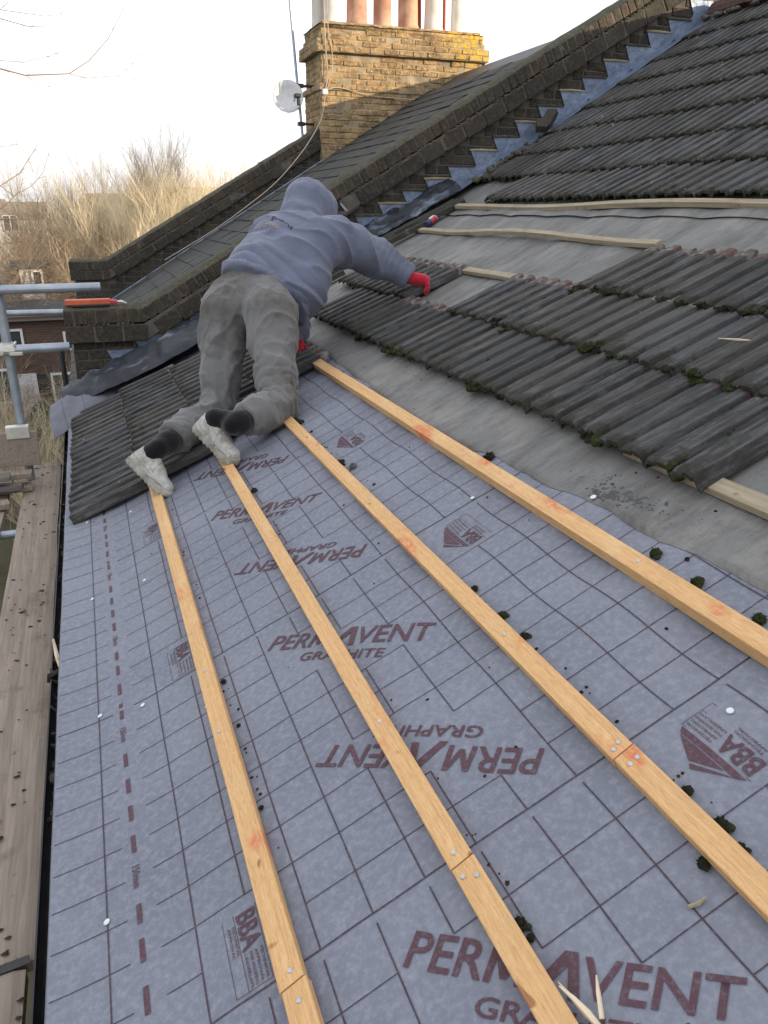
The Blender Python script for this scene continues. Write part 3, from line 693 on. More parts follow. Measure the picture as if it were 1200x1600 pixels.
for _ in range(560):
    z_ = random.random()
    if z_ < .35: s_ = random.uniform(.6, 4.3); t_ = random.choice(BT)+.03+abs(random.gauss(0, .012)); h_ = gm(s_, t_)
    elif z_ < .75: s_ = random.uniform(1.3, 6.0); t_ = random.choice((2.62, 2.20, 1.78, 2.60, .96))+random.gauss(-.01, .035); h_ = gf(s_, t_)
    else: s_ = random.uniform(.6, 5.5); t_ = random.uniform(-.7, 2.5); h_ = gm(s_, t_) if t_ < feltedge(s_) else gf(s_, t_)
    if nz(s_*1.7, t_*3, 5.) < -.05 and z_ < .75: continue
    r = random.uniform(.0015, .0045)*(1.8 if random.random() < .08 else 1); c = RP(s_, t_, h_+.001); k = 5
    b.add([c+Vector((0, 1, 0))*math.cos(a)*r*random.uniform(.6, 1.5)+U_*math.sin(a)*r*random.uniform(.6, 1.5) for a in [6.283*q/k for q in range(k)]]+[c+N_*r*.8], [(i, (i+1) % k, k) for i in range(k)])
o = b.build('roof_grit', M_MOSSD); tag(o, 'crumbs of moss and tile grit scattered on the felt and along the battens', 'grit', kind='stuff')
# chips and splinters
def chip(name, pts, rads, mat, label, cat='wood splinter', n=5):
    b = MB(); b.tube(pts, rads, n); o = b.build(name, mat, loc=tuple(pts[0])); tag(o, label, cat); return o
e = empty('wood_splinter', mpt(.62, .03)); tag(e, 'pale splintered offcut of wood lying against the second batten at the bottom of the picture', 'wood splinter')
b = MB(); b.tube([mpt(.648, .022, .03), mpt(.625, .03, .026), mpt(.600, .036, .02), mpt(.575, .04, .012)], [.0012, .004, .006, .005], 5)
b.tube([mpt(.660, .024, .018), mpt(.63, .030, .016), mpt(.60, .034, .012)], [.001, .003, .005], 5); b.build('long_splinter', M_SPLINT, e, loc=tuple(mpt(.62, .03)))
b = MB(); b.tube([mpt(.628, .075, .034), mpt(.612, .064, .026), mpt(.585, .048, .016)], [.0012, .0035, .004], 5); b.build('short_splinter', M_SPLINT, e, loc=tuple(mpt(.62, .03)))
chip('wood_chip', [mpt(.645, .248, .004), mpt(.640, .262, .005), mpt(.641, .278, .005)], [.003, .0035, .002], M_OLDB, 'small brown wood chip on the membrane below the third batten')
chip('batten_sliver', [RP(1.93, 1.51, .075), RP(1.86, 1.52, .076), RP(1.82, 1.53, .075)], [.001, .004, .002], M_SPLINT, 'pale thin sliver of wood lying on the second row of tiles at the right')
chip('mortar_stick', [RP(4.02, 2.62, .05), RP(4.1, 2.72, .055), RP(4.2, 2.8, .05)], [.010, .012, .008], M_OLDB, 'pale stick poking out of a gap under the upper tiles')

# ------------------------------------------------------------------ house under the roof
def zroof(x):                          # height of our roof surface over x
    lo, hi = -2., 8.
    for _ in range(40):
        m_ = (lo+hi)/2
        if RP(0, m_).x < x: lo = m_
        else: hi = m_
    return RP(0, lo).z
T_R = 5.60; pr = RP(0, T_R)
house = empty('terrace_house', (0, 0, -6.2)); tag(house, 'terraced house whose stripped roof slope is being re-covered', 'house')
b = MB(); top = [(RP(0, t, -.03).x, RP(0, t, -.03).z) for t in (-.765, 0, 1, 2, 2.7, 3.2, 4, 4.8, T_R)]
poly = top + [(10.2, -.45), (10.2, -.62)] + [(x, z-.16) for x, z in reversed(top)]
b.prism(poly, -9, 6.36); b.build('roof_deck', M_GREYW, house)
b = MB(); b.box((-.55, -1.3, -3.35), .2, 15.3, 5.7); b.box((9.6, -1.3, -3.35), .2, 15.3, 5.6); b.box((4.5, -8.9, -3.0), 10, .2, 6.4); b.build('wall', M_FBR, house)
b = MB(); b.box((-.665, -1.3, -.475), .022, 15.2, .17); b.build('fascia', M_BLACK, house)
gut = empty('gutter', (-.79, 3, -.42)); tag(gut, 'black gutter running along the eaves between the membrane and the scaffold boards', 'gutter')
b = MB(); pr_ = []; n = 10; r = .056
for i in range(n+1): a = math.pi+math.pi*i/n; pr_.append((-.735+r*math.cos(a), -.40+r*math.sin(a)))
for i in range(n, -1, -1): a = math.pi+math.pi*i/n; pr_.append((-.735+(r-.004)*math.cos(a), -.40+(r-.004)*math.sin(a)))
b.prism(pr_, -9, 6.3); b.build('gutter_channel', M_BLACK, gut)
b = MB()
for _ in range(900):
    y = random.uniform(1.2, 6.2)**1.0; y = 1.6+4.6*random.random()**.8; x = -.735+random.gauss(0, .022); s_ = random.uniform(.006, .022)
    b.box((x, y, -.43+random.uniform(-.01, .04)), s_*2, s_, s_*.35, (Vector((random.uniform(-1,1), random.uniform(-1,1), random.uniform(-.5,.5))).normalized(),)*1+(Vector((0,1,0)), Vector((0,0,1))), jit=s_*.3)
o = b.build('gutter_debris', M_DEBR); tag(o, 'dark rotten leaves and moss lying in the gutter', 'leaf litter', kind='stuff')
b = MB(); b.tube([(-.775, 2.62, -.33), (-.76, 2.5, -.33), (-.745, 2.42, -.36)], [.004, .008, .005], 6); o = b.build('gutter_twig', M_SPLINT); tag(o, 'pale broken stick lying in the gutter debris beside the membrane', 'stick')

# ridge tiles
for i in range(9):
    y1 = 6.30-.45*i; y0 = y1-.46; m_ = MB(); prf = []
    for k in range(9): a = math.pi*k/8; prf.append((math.cos(a)*.135, math.sin(a)*.115-.03))
    for k in range(8, -1, -1): a = math.pi*k/8; prf.append((math.cos(a)*.118, math.sin(a)*.100-.03))
    m_.prism([(x, z) for x, z in prf], 0, .462)
    for k in range(len(m_.v)): v = m_.v[k]; m_.v[k] = (v[0]+.003*nz(v[0]*20, v[1]*9, i), v[1], v[2]+.004*nz(v[0]*20, v[1]*9, i+5.))
    o = m_.build('ridge_tile', M_RIDGE); o.location = (pr.x+random.uniform(-.006, .006), y0, pr.z+.075+random.uniform(-.004, .006)); o.rotation_euler = (random.gauss(0, .008), 0, 0)
    tag(o, 'weathered red-brown ridge tile on the crest of the roof' if i else 'last ridge tile, butted against the party wall', 'ridge tile', 'ridge tiles')
b = MB()
for _ in range(60): clump(b, Vector((pr.x-.13+random.uniform(-.02, .02), random.uniform(3, 6.3), pr.z+.02)), random.uniform(.02, .04), Vector((0, 0, 1)), 0, .6, _)
o = b.build('ridge_mortar', M_MORT); tag(o, 'crumbling mortar bedding under the ridge tiles', 'mortar', kind='stuff')

# ------------------------------------------------------------------ party walls
def party_wall(y0, y1, xe, xk, zt, sl, base, label, near):
    root = empty('parapet_wall', (xe, y0, -6.2)); tag(root, label, 'brick wall', 'brick parapet walls between the roofs')
    XR = pr.x-.02
    ca = 1/math.sqrt(1+sl*sl); dx = Vector((ca, 0, sl*ca)); dn = Vector((-sl*ca, 0, ca))
    def band(nm, d0, d1, yf, yb, ln, joint, mat, mort, chf):
        bb = MB(); mm = MB(); x = xe-.01
        while x < xk-.02:                                   # level stretch at the eaves end
            L_ = min(ln, xk-x+.03) ; zc = zt-(d0+d1)/2
            bb.box((x+L_/2, (yf+yb)/2+random.uniform(-.004, .004), zc+random.uniform(-.004, .004)), L_-joint, yb-yf+random.uniform(-.008, .004), (d1-d0)-.006, jit=.003, ch=chf); x += L_
        P0 = Vector((xk, 0, zt)); Ltot = (XR-xk)/ca; d = 0
        while d < Ltot:
            L_ = ln*random.uniform(.95, 1.05); c = P0+dx*(d+L_/2)-dn*(d0+d1)/2
            wob = .006*nz(d*1.5, y0)
            bb.box((c.x, (yf+yb)/2+random.uniform(-.006, .004), c.z+wob+random.uniform(-.004, .004)), L_-joint, yb-yf+random.uniform(-.01, .004), (d1-d0)-.006+random.uniform(-.006, .0), (dx, Vector((0, 1, 0)), dn), jit=.0035, ch=chf); d += L_
        for i in range(12):                                 # beyond the crest it runs down the far slope
            c = P0+dx*Ltot+Vector((ca, 0, -sl*ca))*(.2+.4*i)-Vector((0, 0, (d0+d1)/2)); bb.box((c.x, (yf+yb)/2, c.z), .39, yb-yf, d1-d0, (Vector((ca, 0, -sl*ca)), Vector((0, 1, 0)), Vector((sl*ca, 0, ca))))
        mpoly = [(xe, zt-d0-.008), (xk, zt-d0-.008), (XR, zt+sl*(XR-xk)-d0*1.12-.012), (XR, zt+sl*(XR-xk)-d1*1.12+.004), (xk, zt-d1+.004), (xe, zt-d1+.004)]
        mm.prism(mpoly, yf+.007, yb-.007)
        c_ = bb.build(nm, mat, root, loc=(xe, y0, zt)); mm.build('mortar_bed', mort, c_, loc=(xe, y0, zt)); return c_
    band('coping', 0, .112, y0+.0, y1-.0, .078, .010, M_COPE, M_MORT, .005)
    band('oversailing_course', .116, .245, y0-.035, y1+.035, .21, .012, M_BRK, M_MORT, .006)
    # weathered cement along the top
    tp = MB(); L2 = (XR-xk)/ca; vs = []; nn_ = int(L2/.05)
    def rowp(p, nrm, i):
        out = []
        for j in range(7):
            u = j/6; h = .004+.022*math.sin(math.pi*u)+.008*nz(p.x*6, u*4, p.z*6)+.004*nz(p.x*25, u*12, 3.)
            if j in (0, 6): h = -.012
            out.append(p+nrm*h+Vector((0, y0+.012+(y1-y0-.024)*u, 0)))
        return out
    rows = [rowp(Vector((xe+.01+(xk-xe-.02)*i/10, 0, zt)), Vector((0, 0, 1)), i) for i in range(11)] + [rowp(Vector((xk, 0, zt))+dx*(L2*i/nn_), dn, i) for i in range(nn_+1)]
    for r_ in rows: vs += r_
    tp.add(vs, [(i*7+j, i*7+j+1, (i+1)*7+j+1, (i+1)*7+j) for i in range(len(rows)-1) for j in range(6)]); tp.build('cement_capping', M_FLAUN, root, smooth=True, loc=(xe, y0, zt))
    # ledge of mossy mortar between coping and the oversailing course
    lg = MB()
    for i in range(int(L2/.035)):
        p = Vector((xk, y0-.018, zt))+dx*(i*.035+random.uniform(-.01, .01))-dn*.114; clump(lg, p, random.uniform(.008, .020), dn, 0, .5, i)
    for i in range(14): clump(lg, Vector((xe+.03+i*.035, y0-.018, zt-.114)), random.uniform(.008, .018), Vector((0, 0, 1)), 0, .5, i)
    lg.build('mossy_mortar', M_FLAUN, root, loc=(xe, y0, zt))
    # brickwork
    f0, f1 = y0+.03, y1-.03; zb = -6.2
    body = MB(); body.prism([(xe+.05, zb), (xe+.05, zt-.24), (xk, zt-.24), (XR, zt+sl*(XR-xk)-.27), (10.0, -.2), (10.0, zb)], f0+.007, f1-.007)
    br = MB(); z = -1.2
    k = 0
    while z < 2.75:
        zc = z+.0325; xmin = xe+.04 if zc < zt-.26 else xk+(zc-(zt-.30))/sl+.02
        xmax = min(XR, (zc+.15)/sl*1.05+.8)
        x = xmin-random.uniform(0, .02) if zc < zt-.26 else xmin
        x -= 0 if k % 2 else .0; first = True
        while x < xmax:
            L_ = .215 if (k % 2 or not first) else .1025; first = False
            br.box((x+L_/2, (f0+f1)/2, zc), L_-.004, f1-f0, .064, jit=.002, ch=.004); x += L_+.010
        z += .0755; k += 1
    w = br.build('brickwork', M_BRK, root, loc=(xe, y0, zt)); body.build('mortar', M_MORT, w, loc=(xe, y0, zt))
    return root
wall1 = party_wall(6.365, 6.64, -.70, -.13, .385, .56, 0, 'near brick parapet wall climbing from the scaffold to the roof crest, behind the worker', True)
wall2 = party_wall(11.6, 11.9, -.70, -.22, .45, .56, 0, 'far brick parapet wall ending at the foot of the chimney', False)
# stepped lead flashing: one thing made of separate leaves
fl = empty('step_flashing', (2.4, 6.38, 1.3)); tag(fl, 'blue-grey lead flashing cut in steps along the foot of the near parapet wall', 'lead flashing')
i = 0; x = -.42
while x < 4.86:
    z0 = zroof(max(x+.1, -.6)); 
    tz = z0+.235+.012*nz(x*3, 2.)+random.uniform(-.012, .012)
    if x > 4.7: tz = z0+.26
    L_ = .205; b = MB(); y = 6.389-.0022*(i % 2)
    def zr(xx): return zroof(xx)+.075
    poly = [(x-.01, tz), (x+L_+.035, tz+.004), (x+L_+.075, tz-.10), (x+L_+.11, zr(x+L_+.11)), (x+.08, zr(x+.08)), (x+.05, tz-.115)]
    poly = [(x-.01, tz), (x+L_+.03, tz+.003), (x+L_+.085, zr(x+L_+.085)), (x-.16, zr(x-.16)), (x+.045, tz-.115)]
    b.prism(poly, y-.002, y)
    # apron dressed over the tiles
    A = [Vector((x+L_+.085, y-.002, zr(x+L_+.085))), Vector((x-.12, y-.002, zr(x-.12)))]
    wdt = .135+.02*nz(x*2, 5.)
    B = [v+Vector((0, -wdt, .004)) for v in A]; Cc = [v+Vector((0, 0, .004)) for v in A]
    b.add([A[0], A[1], B[1], B[0]]+[v+Vector((0, 0, -.003)) for v in (A[0], A[1], B[1], B[0])], [(0, 1, 2, 3), (7, 6, 5, 4), (2, 6, 7, 3)])
    b.build('lead_leaf', M_LEAD, fl, loc=(2.4, 6.38, 1.3))
    m2 = MB()                              # mortar pointing over each step
    m2.tube([(x-.02, 6.384, tz+.004), (x+.09, 6.382, tz+.007), (x+L_+.03, 6.384, tz+.006)], [.008, .010, .007], 6); m2.build('pointing', M_MORTL if i % 2 else M_FLAUN, fl, loc=(2.4, 6.38, 1.3))
    x += L_; i += 1
# loose bricks and mortar fallen on the lead
for (x, dy, rz, lab) in ((3.30, 6.27, .6, 'loose brick fallen against the lead flashing halfway up the parapet'), (3.22, 6.24, 1.2, 'broken brick lump on the flashing beside the fallen brick')):
    b = MB(); ca = .87; b.box((0, 0, 0), .19 if rz < 1 else .10, .09, .062, jit=.008, ch=.006); o = b.build('loose_brick', M_BRK); o.location = (x, dy, zroof(x)+.17); o.rotation_euler = (0, -.75, rz); tag(o, lab, 'brick', 'loose bricks on the flashing')
b = MB()
for k in range(26):
    xx = random.uniform(2.6, 3.45); clump(b, Vector((xx, random.uniform(6.16, 6.3), zroof(xx)+.095)), random.uniform(.012, .035), Vector((-.45, 0, .89)), 0, .6, k)
o = b.build('mortar_rubble', M_FLAUN); tag(o, 'mossy lumps of old mortar lying along the edge of the lead flashing', 'rubble', kind='stuff')

# dark rolled flashing and the grey membrane upstand under it
def sweep(name, mat, t0, t1, wfun, a0, ho, seed, lift=0., dt=.03, liner=None, bk=.075, crm=1.):
    m_ = MB(); nT = int((t1-t0)/dt)+1; nA = 16; vs = []
    for i in range(nT+1):
        t = t0+(t1-t0)*i/nT; w = wfun(t)
        for j in range(nA+1):
            a = a0+(1-a0)*j/nA; s = 6.385-w*(1-a)
            bul = bk*min(1., w/.45+.25)*max(0., math.sin(math.pi*min(1, a*1.02)))**.75 if a > 0 else 0
            wav = crm*(.016*nz(t*4+seed, a*2.5, 1.)+.014*nz(t*12, a*5, seed)+.008*nz(t*27, a*9, seed))
            h = ho(t)+bul+lift+.055*a*a+wav*(1 if 0 < a < 1 else .3)
            vs.append(RP(s, t, h))
    m_.add(vs, [(i*(nA+1)+j, i*(nA+1)+j+1, (i+1)*(nA+1)+j+1, (i+1)*(nA+1)+j) for i in range(nT) for j in range(nA)], 0, .5)
    m2 = list(m_.v); o_ = len(m2)                       # thickness
    m_.v += [tuple(Vector(v)-N_*.003) for v in m2]
    fs = [tuple(o_+k for k in reversed(f)) for f in m_.f]; m_.f += fs; m_.m += [0]*len(fs); m_.r += [.5]*len(fs)
    if liner:
        for (tq) in liner:
            ln_ = []
            for j in range(nA+1):
                a = a0+(1-a0)*j/nA; w = wfun(tq); i = (tq-t0)/(t1-t0)*nT; i0 = int(i); fr = i-i0
                v = Vector(m2[i0*(nA+1)+j]).lerp(Vector(m2[min(i0+1, nT)*(nA+1)+j]), fr); ln_.append(v)
            vv = []
            for p in ln_: vv += [p+U_*.0015+N_*.0022, p-U_*.0015+N_*.0022]
            m_.add(vv, [(2*q, 2*q+1, 2*q+3, 2*q+2) for q in range(len(ln_)-1)], 1, .5)
    return m_.build(name, mat, smooth=True)
def wl(t):
    pts = [(-1., .50), (-.7, .62), (-.3, .68), (.2, .62), (.7, .45), (1.2, .34), (1.8, .30), (3.3, .22)]
    for (a, va), (b_, vb) in zip(pts[:-1], pts[1:]):
        if a <= t <= b_: u = (t-a)/(b_-a); return va+(vb-va)*u
    return pts[-1][1]
def ho1(t): return .072 if t < 2.4 else .085
o = sweep('flashing_roll', M_ROLL, -.80, 2.75, lambda t: wl(t)*(.66+.34*min(1, max(0, (t+.8)/.8))), 0, ho1, 3., lift=.012, crm=1.8)
tag(o, 'dark blue-black flashing strip bulging along the foot of the near parapet wall', 'flashing strip')
o = sweep('membrane_upstand', [simple('membrane_back', (.085,.09,.115), (.13,.135,.165), 8, .65, .4, 60, .003), M_LINE], -.91, -.20, lambda t: .90 if t < -.80 else .90-.95*(t+.80), 0, lambda t: .060-.03*max(0, -(t+.75))*3-.09*min(1, max(0, (t+.75)/.4)), 8., liner=[-.80, -.66, -.50], lift=-.012)
tag(o, 'grey printed membrane end turned up against the parapet wall, sticking out over the gutter corner', 'membrane offcut')
# cut slips of old tile beside the roll
for (s, t0, t1, w, lab) in ((5.98, 1.25, 2.02, .085, 'long cut slip of old tile beside the dark flashing, nearest the worker\'s shoulder'), (6.02, 1.85, 2.62, .10, 'long cut slip of old tile beside the dark flashing, below the upper tiles'), (5.84, 1.78, 2.25, .05, 'narrow cut slip of old tile next to the cartridge'), (5.88, 2.20, 2.62, .05, 'narrow cut slip of old tile behind the cartridge'), (5.70, 1.12, 1.45, .07, 'short cut tile slip in front of the hood'), (5.62, 1.02, 1.25, .05, 'small broken tile slip between hood and arm')):
    m_ = MB(); n = 9; vs = []
    for i in range(n+1):
        t = t0+(t1-t0)*i/n
        for (a, h) in ((-w/2, .03), (-w/2+.004, .062), (-w*.15, .072), (w*.1, .060), (w/2-.006, .070), (w/2, .03)):
            vs.append(RP(s+a+.006*nz(t*7, a*30), t, h+.006*nz(t*9, a*40, 3.)+.01*(1-i/n)))
    m_.add(vs, [(i*6+k, i*6+(k+1) % 6, (i+1)*6+(k+1) % 6, (i+1)*6+k) for i in range(n) for k in range(6)]+[tuple(range(6)), tuple(range(n*6, n*6+6))])
    o = m_.build('tile_slip', M_TILE, loc=tuple(RP(s, t0, .03))); tag(o, lab, 'cut tile', 'cut tile slips beside the flashing')
# cartridge
e = empty('sealant_cartridge', RP(5.84, 2.26, .03)); tag(e, 'sealant cartridge with red nozzle cap and dark end, lying on the bare felt', 'cartridge')
p0 = RP(5.80, 2.23, .045); p1 = RP(5.93, 2.42, .045); d = (p1-p0).normalized(); L_ = (p1-p0).length
def seg(nm, prof, mat): b = MB(); b.lathe(p0, d, prof, 18); b.build(nm, mat, e, smooth=False, loc=tuple(e.location))
M_REDL = simple('red_label', (.45,.03,.05), (.55,.05,.06), 30, .4, 0); M_NAVY = simple('navy_label', (.02,.025,.08), (.03,.04,.12), 30, .4, 0); M_PALEB = simple('pale_blue_label', (.35,.42,.55), (.45,.5,.6), 30, .4, 0)
seg('cartridge_end', [(.020, 0), (.025, .004), (.025, .05)], M_NAVY); seg('label_band', [(.0255, .048), (.0255, .125)], M_REDL); seg('cartridge_body', [(.025, .12), (.025, .195), (.016, .205)], M_PALEB)
seg('nozzle', [(.009, .20), (.006, .225)], M_PLASTW); seg('nozzle_cap', [(.009, .222), (.010, .255), (.004, .262)], M_REDL)
b = MB(); v = N_; q = d.cross(v); b.add([p0+d*a+v*.0262*math.cos(c)+q*.0262*math.sin(c) for a in (.05, .15) for c in (-.1, .25, .6)], [(0, 1, 4, 3), (1, 2, 5, 4)]); b.build('label_text_band', M_PLASTW, e, loc=tuple(e.location))
# orange tool on the coping end
e = empty('orange_tool', (-.45, 6.45, .43)); tag(e, 'long orange tool with a pale metal tip, lying on the near parapet end', 'hand tool')
b = MB(); b.box((-.515, 6.44, .435), .33, .06, .042, ch=.006); b.build('tool_body', M_ORANGE, e, loc=(-.45, 6.45, .43))
b = MB(); b.box((-.50, 6.41, .410), .27, .02, .016, ch=.003); b.build('tool_base', M_BLACK, e, loc=(-.45, 6.45, .43))
b = MB(); b.box((-.33, 6.44, .43), .05, .05, .028, ch=.005); b.build('tool_neck', M_REDL, e, loc=(-.45, 6.45, .43))
b = MB(); b.tube([(-.31, 6.44, .43), (-.27, 6.44, .428), (-.235, 6.44, .415)], [.008, .012, .004], 8); b.build('tool_tip', M_ZINC, e, loc=(-.45, 6.45, .43))

# ------------------------------------------------------------------ neighbour's roof and chimney
nb = empty('neighbour_house', (0, 9, -6.2)); tag(nb, 'neighbouring terraced house with old mossy slates between the two parapet walls', 'house')
def zn(x): return .01+.588*(x+.07)
b = MB(); b.prism([(-.72, zn(-.72)-.03), (pr.x, zn(pr.x)-.03), (10, -.6), (10, -.8), (pr.x, zn(pr.x)-.3), (-.72, zn(-.72)-.3)], 6.66, 11.6); b.build('roof_deck', M_BLACK, nb)
b = MB(); sl = .588; ca = 1/math.sqrt(1+sl*sl); dx = Vector((ca, 0, sl*ca)); dn = Vector((-sl*ca, 0, ca)); k = 0; d = 0
while d < 5.9:
    y = 6.66+(k % 2)*.15
    while y < 11.55:
        c = Vector((-.75, 0, zn(-.75)))+dx*(d+.15)+dn*(.012+random.uniform(0, .006)); b.box((c.x, min(y+.15, 11.4), c.z), .30, .292, .012, ((dx*math.cos(.04)+dn*-math.sin(.04)), Vector((0, 1, 0)), dn), jit=.003); y += .30
    d += .24; k += 1
b.build('roof_slates', M_SLATE, nb)
b = MB()
for k in range(40): p = Vector((-.6, 11.50, zn(-.6)))+dx*(k*.14)+dn*.02; q = p+dx*.145; b.tube([p, q], .013, 6)
b.build('verge_flashing', M_LEAD, nb)
b = MB(); b.box((-.55, 9.1, -3.5), .2, 4.9, 5.4); b.box((9.6, 9.1, -3.5), .2, 4.9, 5.4); b.build('wall', M_FBR, nb)
low = MB(); low.prism([(2.6, -6.2), (2.6, .1), (5, .9), (8.5, .1), (8.5, -6.2)], 13, 24); o = low.build('hidden_shade_block', M_FBR); tag(o, 'unseen brick block added behind the far parapet wall to shade the brick house', 'building')  # hidden block, added so its shadow falls on the brick house
# chimney
ch = empty('chimney_stack', (4.08, 11.95, 1.0)); tag(ch, 'broad sunlit yellow brick chimney stack with stepped courses and a crowded row of pots', 'chimney'); CL = (4.08, 11.95, 1.0)
X0, X1, Y0, Y1 = 2.86, 5.30, 11.5, 12.32
b = MB(); mo = MB(); z = .6; k = 0
def ledge(z):
    if z < 2.62: return 0.02
    if z < 2.70: return .045
    if z < 3.02: return .0
    if z < 3.09: return .045
    if z < 3.17: return .075
    return .0-.0*(z-3.17)
while z < 3.42:
    e_ = ledge(z); 
    if z > 3.17: e_ = .05-.35*(z-3.17)
    x0, x1, y0, y1 = X0-e_, X1+e_, Y0-e_, Y1+e_; zc = z+.033
    x = x0; L0 = .1025 if k % 2 else .215; first = True
    while x < x1-.01:
        L_ = min(L0 if first else .215, x1-x); first = False
        if L_ > .03: b.box((x+L_/2, y0+.05+random.uniform(-.012, .008), zc+random.uniform(-.003, .003)), L_-.012, .1, .063, jit=.006, ch=.007)
        x += L_
    y = y0+.102; first = True
    while y < y1-.01:
        L_ = min(.1025 if (first and k % 2) else .215, y1-y); first = False
        if L_ > .03:
            b.box((x0+.05, y+L_/2, zc), .1, L_-.010, .065, jit=.003, ch=.005); b.box((x1-.05, y+L_/2, zc), .1, L_-.010, .065, jit=.003)
        y += L_
    mo.box(((x0+x1)/2, (y0+y1)/2, zc), x1-x0-.014, y1-y0-.014, .0755)
    z += .0755; k += 1
w = b.build('brickwork', M_CHIM, ch, loc=CL); mo.build('mortar', M_MORTL, w, loc=CL)
b = MB(); vs = []; nx, ny = 40, 10
def cap(u, v):
    ex_ = min(u, 1-u)*2; ey_ = min(v, 1-v)*2; h = .075*(1-math.exp(-ex_*7))*(1-math.exp(-ey_*2.5)); return h
for i in range(nx+1):
    for j in range(ny+1):
        u, v = i/nx, j/ny; vs.append((X0-.02+(X1-X0+.04)*u, Y0-.02+(Y1-Y0+.04)*v, 3.425+cap(u, v)+.016*nz(u*18, v*5, 1.)+.008*nz(u*50, v*14, 1.)))
b.add(vs, [(i*(ny+1)+j, (i+1)*(ny+1)+j, (i+1)*(ny+1)+j+1, i*(ny+1)+j+1) for i in range(nx) for j in range(ny)]); b.box(((X0+X1)/2, (Y0+Y1)/2, 3.40), X1-X0, Y1-Y0, .05); b.build('cement_cap', M_CHIM, ch, smooth=True, loc=CL)
def pot(x, y, r, mat, lean=0., h=.75):
    p = MB(); p.lathe((x, y, 3.40), (lean, 0, 1), [(r*1.05, 0), (r*1.08, .10), (r*.98, .14), (r*.93, h-.12), (r*1.1, h-.09), (r*1.12, h-.02), (r*.95, h), (r*.8, h), (r*.78, h-.1)], 24); p.build('chimney_pot', mat, ch, smooth=True, loc=CL)
for (x, y, r, m_, l_) in ((2.99, 12.05, .085, M_CREAM, 0), (3.12, 11.78, .125, M_CREAM, 0), (3.47, 11.78, .145, M_BUFF, .01), (3.85, 11.78, .13, M_BUFF, 0), (4.24, 11.78, .145, M_BUFF, -.01), (4.44, 12.1, .13, M_TERRA, 0), (4.63, 11.78, .135, M_CREAM, .01), (4.83, 12.1, .13, M_TERRA, 0), (5.02, 11.78, .105, M_CREAM, 0)): pot(x, y, r, m_, l_)
# aerial mast, dish and cables
ma = empty('aerial_mast', (2.67, 11.9, 2.1)); tag(ma, 'thin grey aerial mast strapped to the left side of the chimney', 'aerial mast')
b = MB(); b.tube([(2.68, 11.9, 1.95), (2.61, 11.9, 2.9), (2.55, 11.9, 3.85), (2.50, 11.9, 4.8)], .019, 8); b.build('pole', M_STEEL, ma, loc=(2.67, 11.9, 2.1))
for z in (2.24, 2.72): b = MB(); b.box((2.74, 11.9, z), .24, .05, .03); b.box((2.655, 11.9, z), .09, .08, .05); b.build('bracket', M_ZINC if 0 else M_BLACK, ma, loc=(2.67, 11.9, 2.1))
di = empty('satellite_dish', (2.5, 11.82, 2.55)); tag(di, 'round pale grey satellite dish clamped to the mast beside the chimney', 'satellite dish'); DL = (2.5, 11.82, 2.55)
b = MB(); ax = Vector((-.18, -.95, .12)).normalized(); prf = [(.001, -.05), (.07, -.046), (.14, -.03), (.205, .0), (.212, .001), (.205, .006), (.14, -.024), (.07, -.040), (.001, -.044)]
b.lathe((2.47, 11.86, 2.58), ax, prf, 32); b.build('dish', M_PLASTW, di, smooth=True, loc=DL)
b = MB(); b.tube([(2.60, 11.84, 2.42), (2.60, 11.70, 2.44), (2.54, 11.56, 2.52)], .010, 6); b.build('arm', M_STEEL, di, loc=DL)
b = MB(); b.box((2.52, 11.54, 2.55), .085, .11, .05, ch=.01); b.box((2.55, 11.60, 2.50), .04, .05, .12, ch=.008); b.build('receiver', M_BLACK, di, loc=DL)
b = MB(); b.box((2.60, 11.89, 2.53), .10, .05, .06, ch=.006); b.build('clamp', M_STEEL, di, loc=DL)
def cable(label, pts, r, mat):
    m_ = MB(); P_ = [Vector(p) for p in pts]; out = []
    for i in range(len(P_)-1):                      # catmull-rom
        a, b1, c, d_ = P_[max(i-1, 0)], P_[i], P_[i+1], P_[min(i+2, len(P_)-1)]
        for k in range(6):
            u = k/6; out.append(.5*((2*b1)+(c-a)*u+(2*a-5*b1+4*c-d_)*u*u+(3*b1-a-3*c+d_)*u**3))
    out.append(P_[-1]); m_.tube(out, r, 5); o = m_.build('cable', mat); tag(o, label, 'cable', 'cables on the chimney'); return o
M_CABLE = simple('buff_cable', (.45,.38,.30), (.36,.3,.24), 10, .6, 0)
cable('buff cable running straight down the chimney corner', [(2.90, 11.42, 4.1), (2.89, 11.40, 3.5), (2.90, 11.40, 3.1), (2.93, 11.44, 2.8), (2.89, 11.44, 2.62)], .009, M_CABLE)
cable('thin cable hanging in a long slack curve from the chimney corner across the neighbour roof', [(2.89, 11.43, 2.6), (2.84, 11.40, 2.35), (2.72, 11.3, 2.14), (2.4, 11.0, 1.80), (1.94, 10.6, 1.42), (1.52, 10.5, 1.13), (1.1, 10.6, .85), (.5, 11.0, .48)], .007, M_CABLE)
cable('loose cable loop on the sunlit face of the chimney', [(2.89, 11.42, 2.62), (3.1, 11.44, 2.66), (3.6, 11.44, 2.58), (4.3, 11.44, 2.56), (4.9, 11.44, 2.55)], .006, M_CABLE)
cable('second buff cable beside the first, hanging from the chimney cap', [(2.96, 11.42, 4.1), (2.94, 11.41, 3.4), (3.0, 11.42, 3.0), (2.96, 11.43, 2.75), (2.91, 11.43, 2.63)], .007, M_CABLE)
b = MB(); b.box((2.88, 11.43, 2.60), .07, .05, .07, ch=.01); o = b.build('junction_box', M_PLASTW); tag(o, 'small white cable box on the chimney corner', 'junction box')
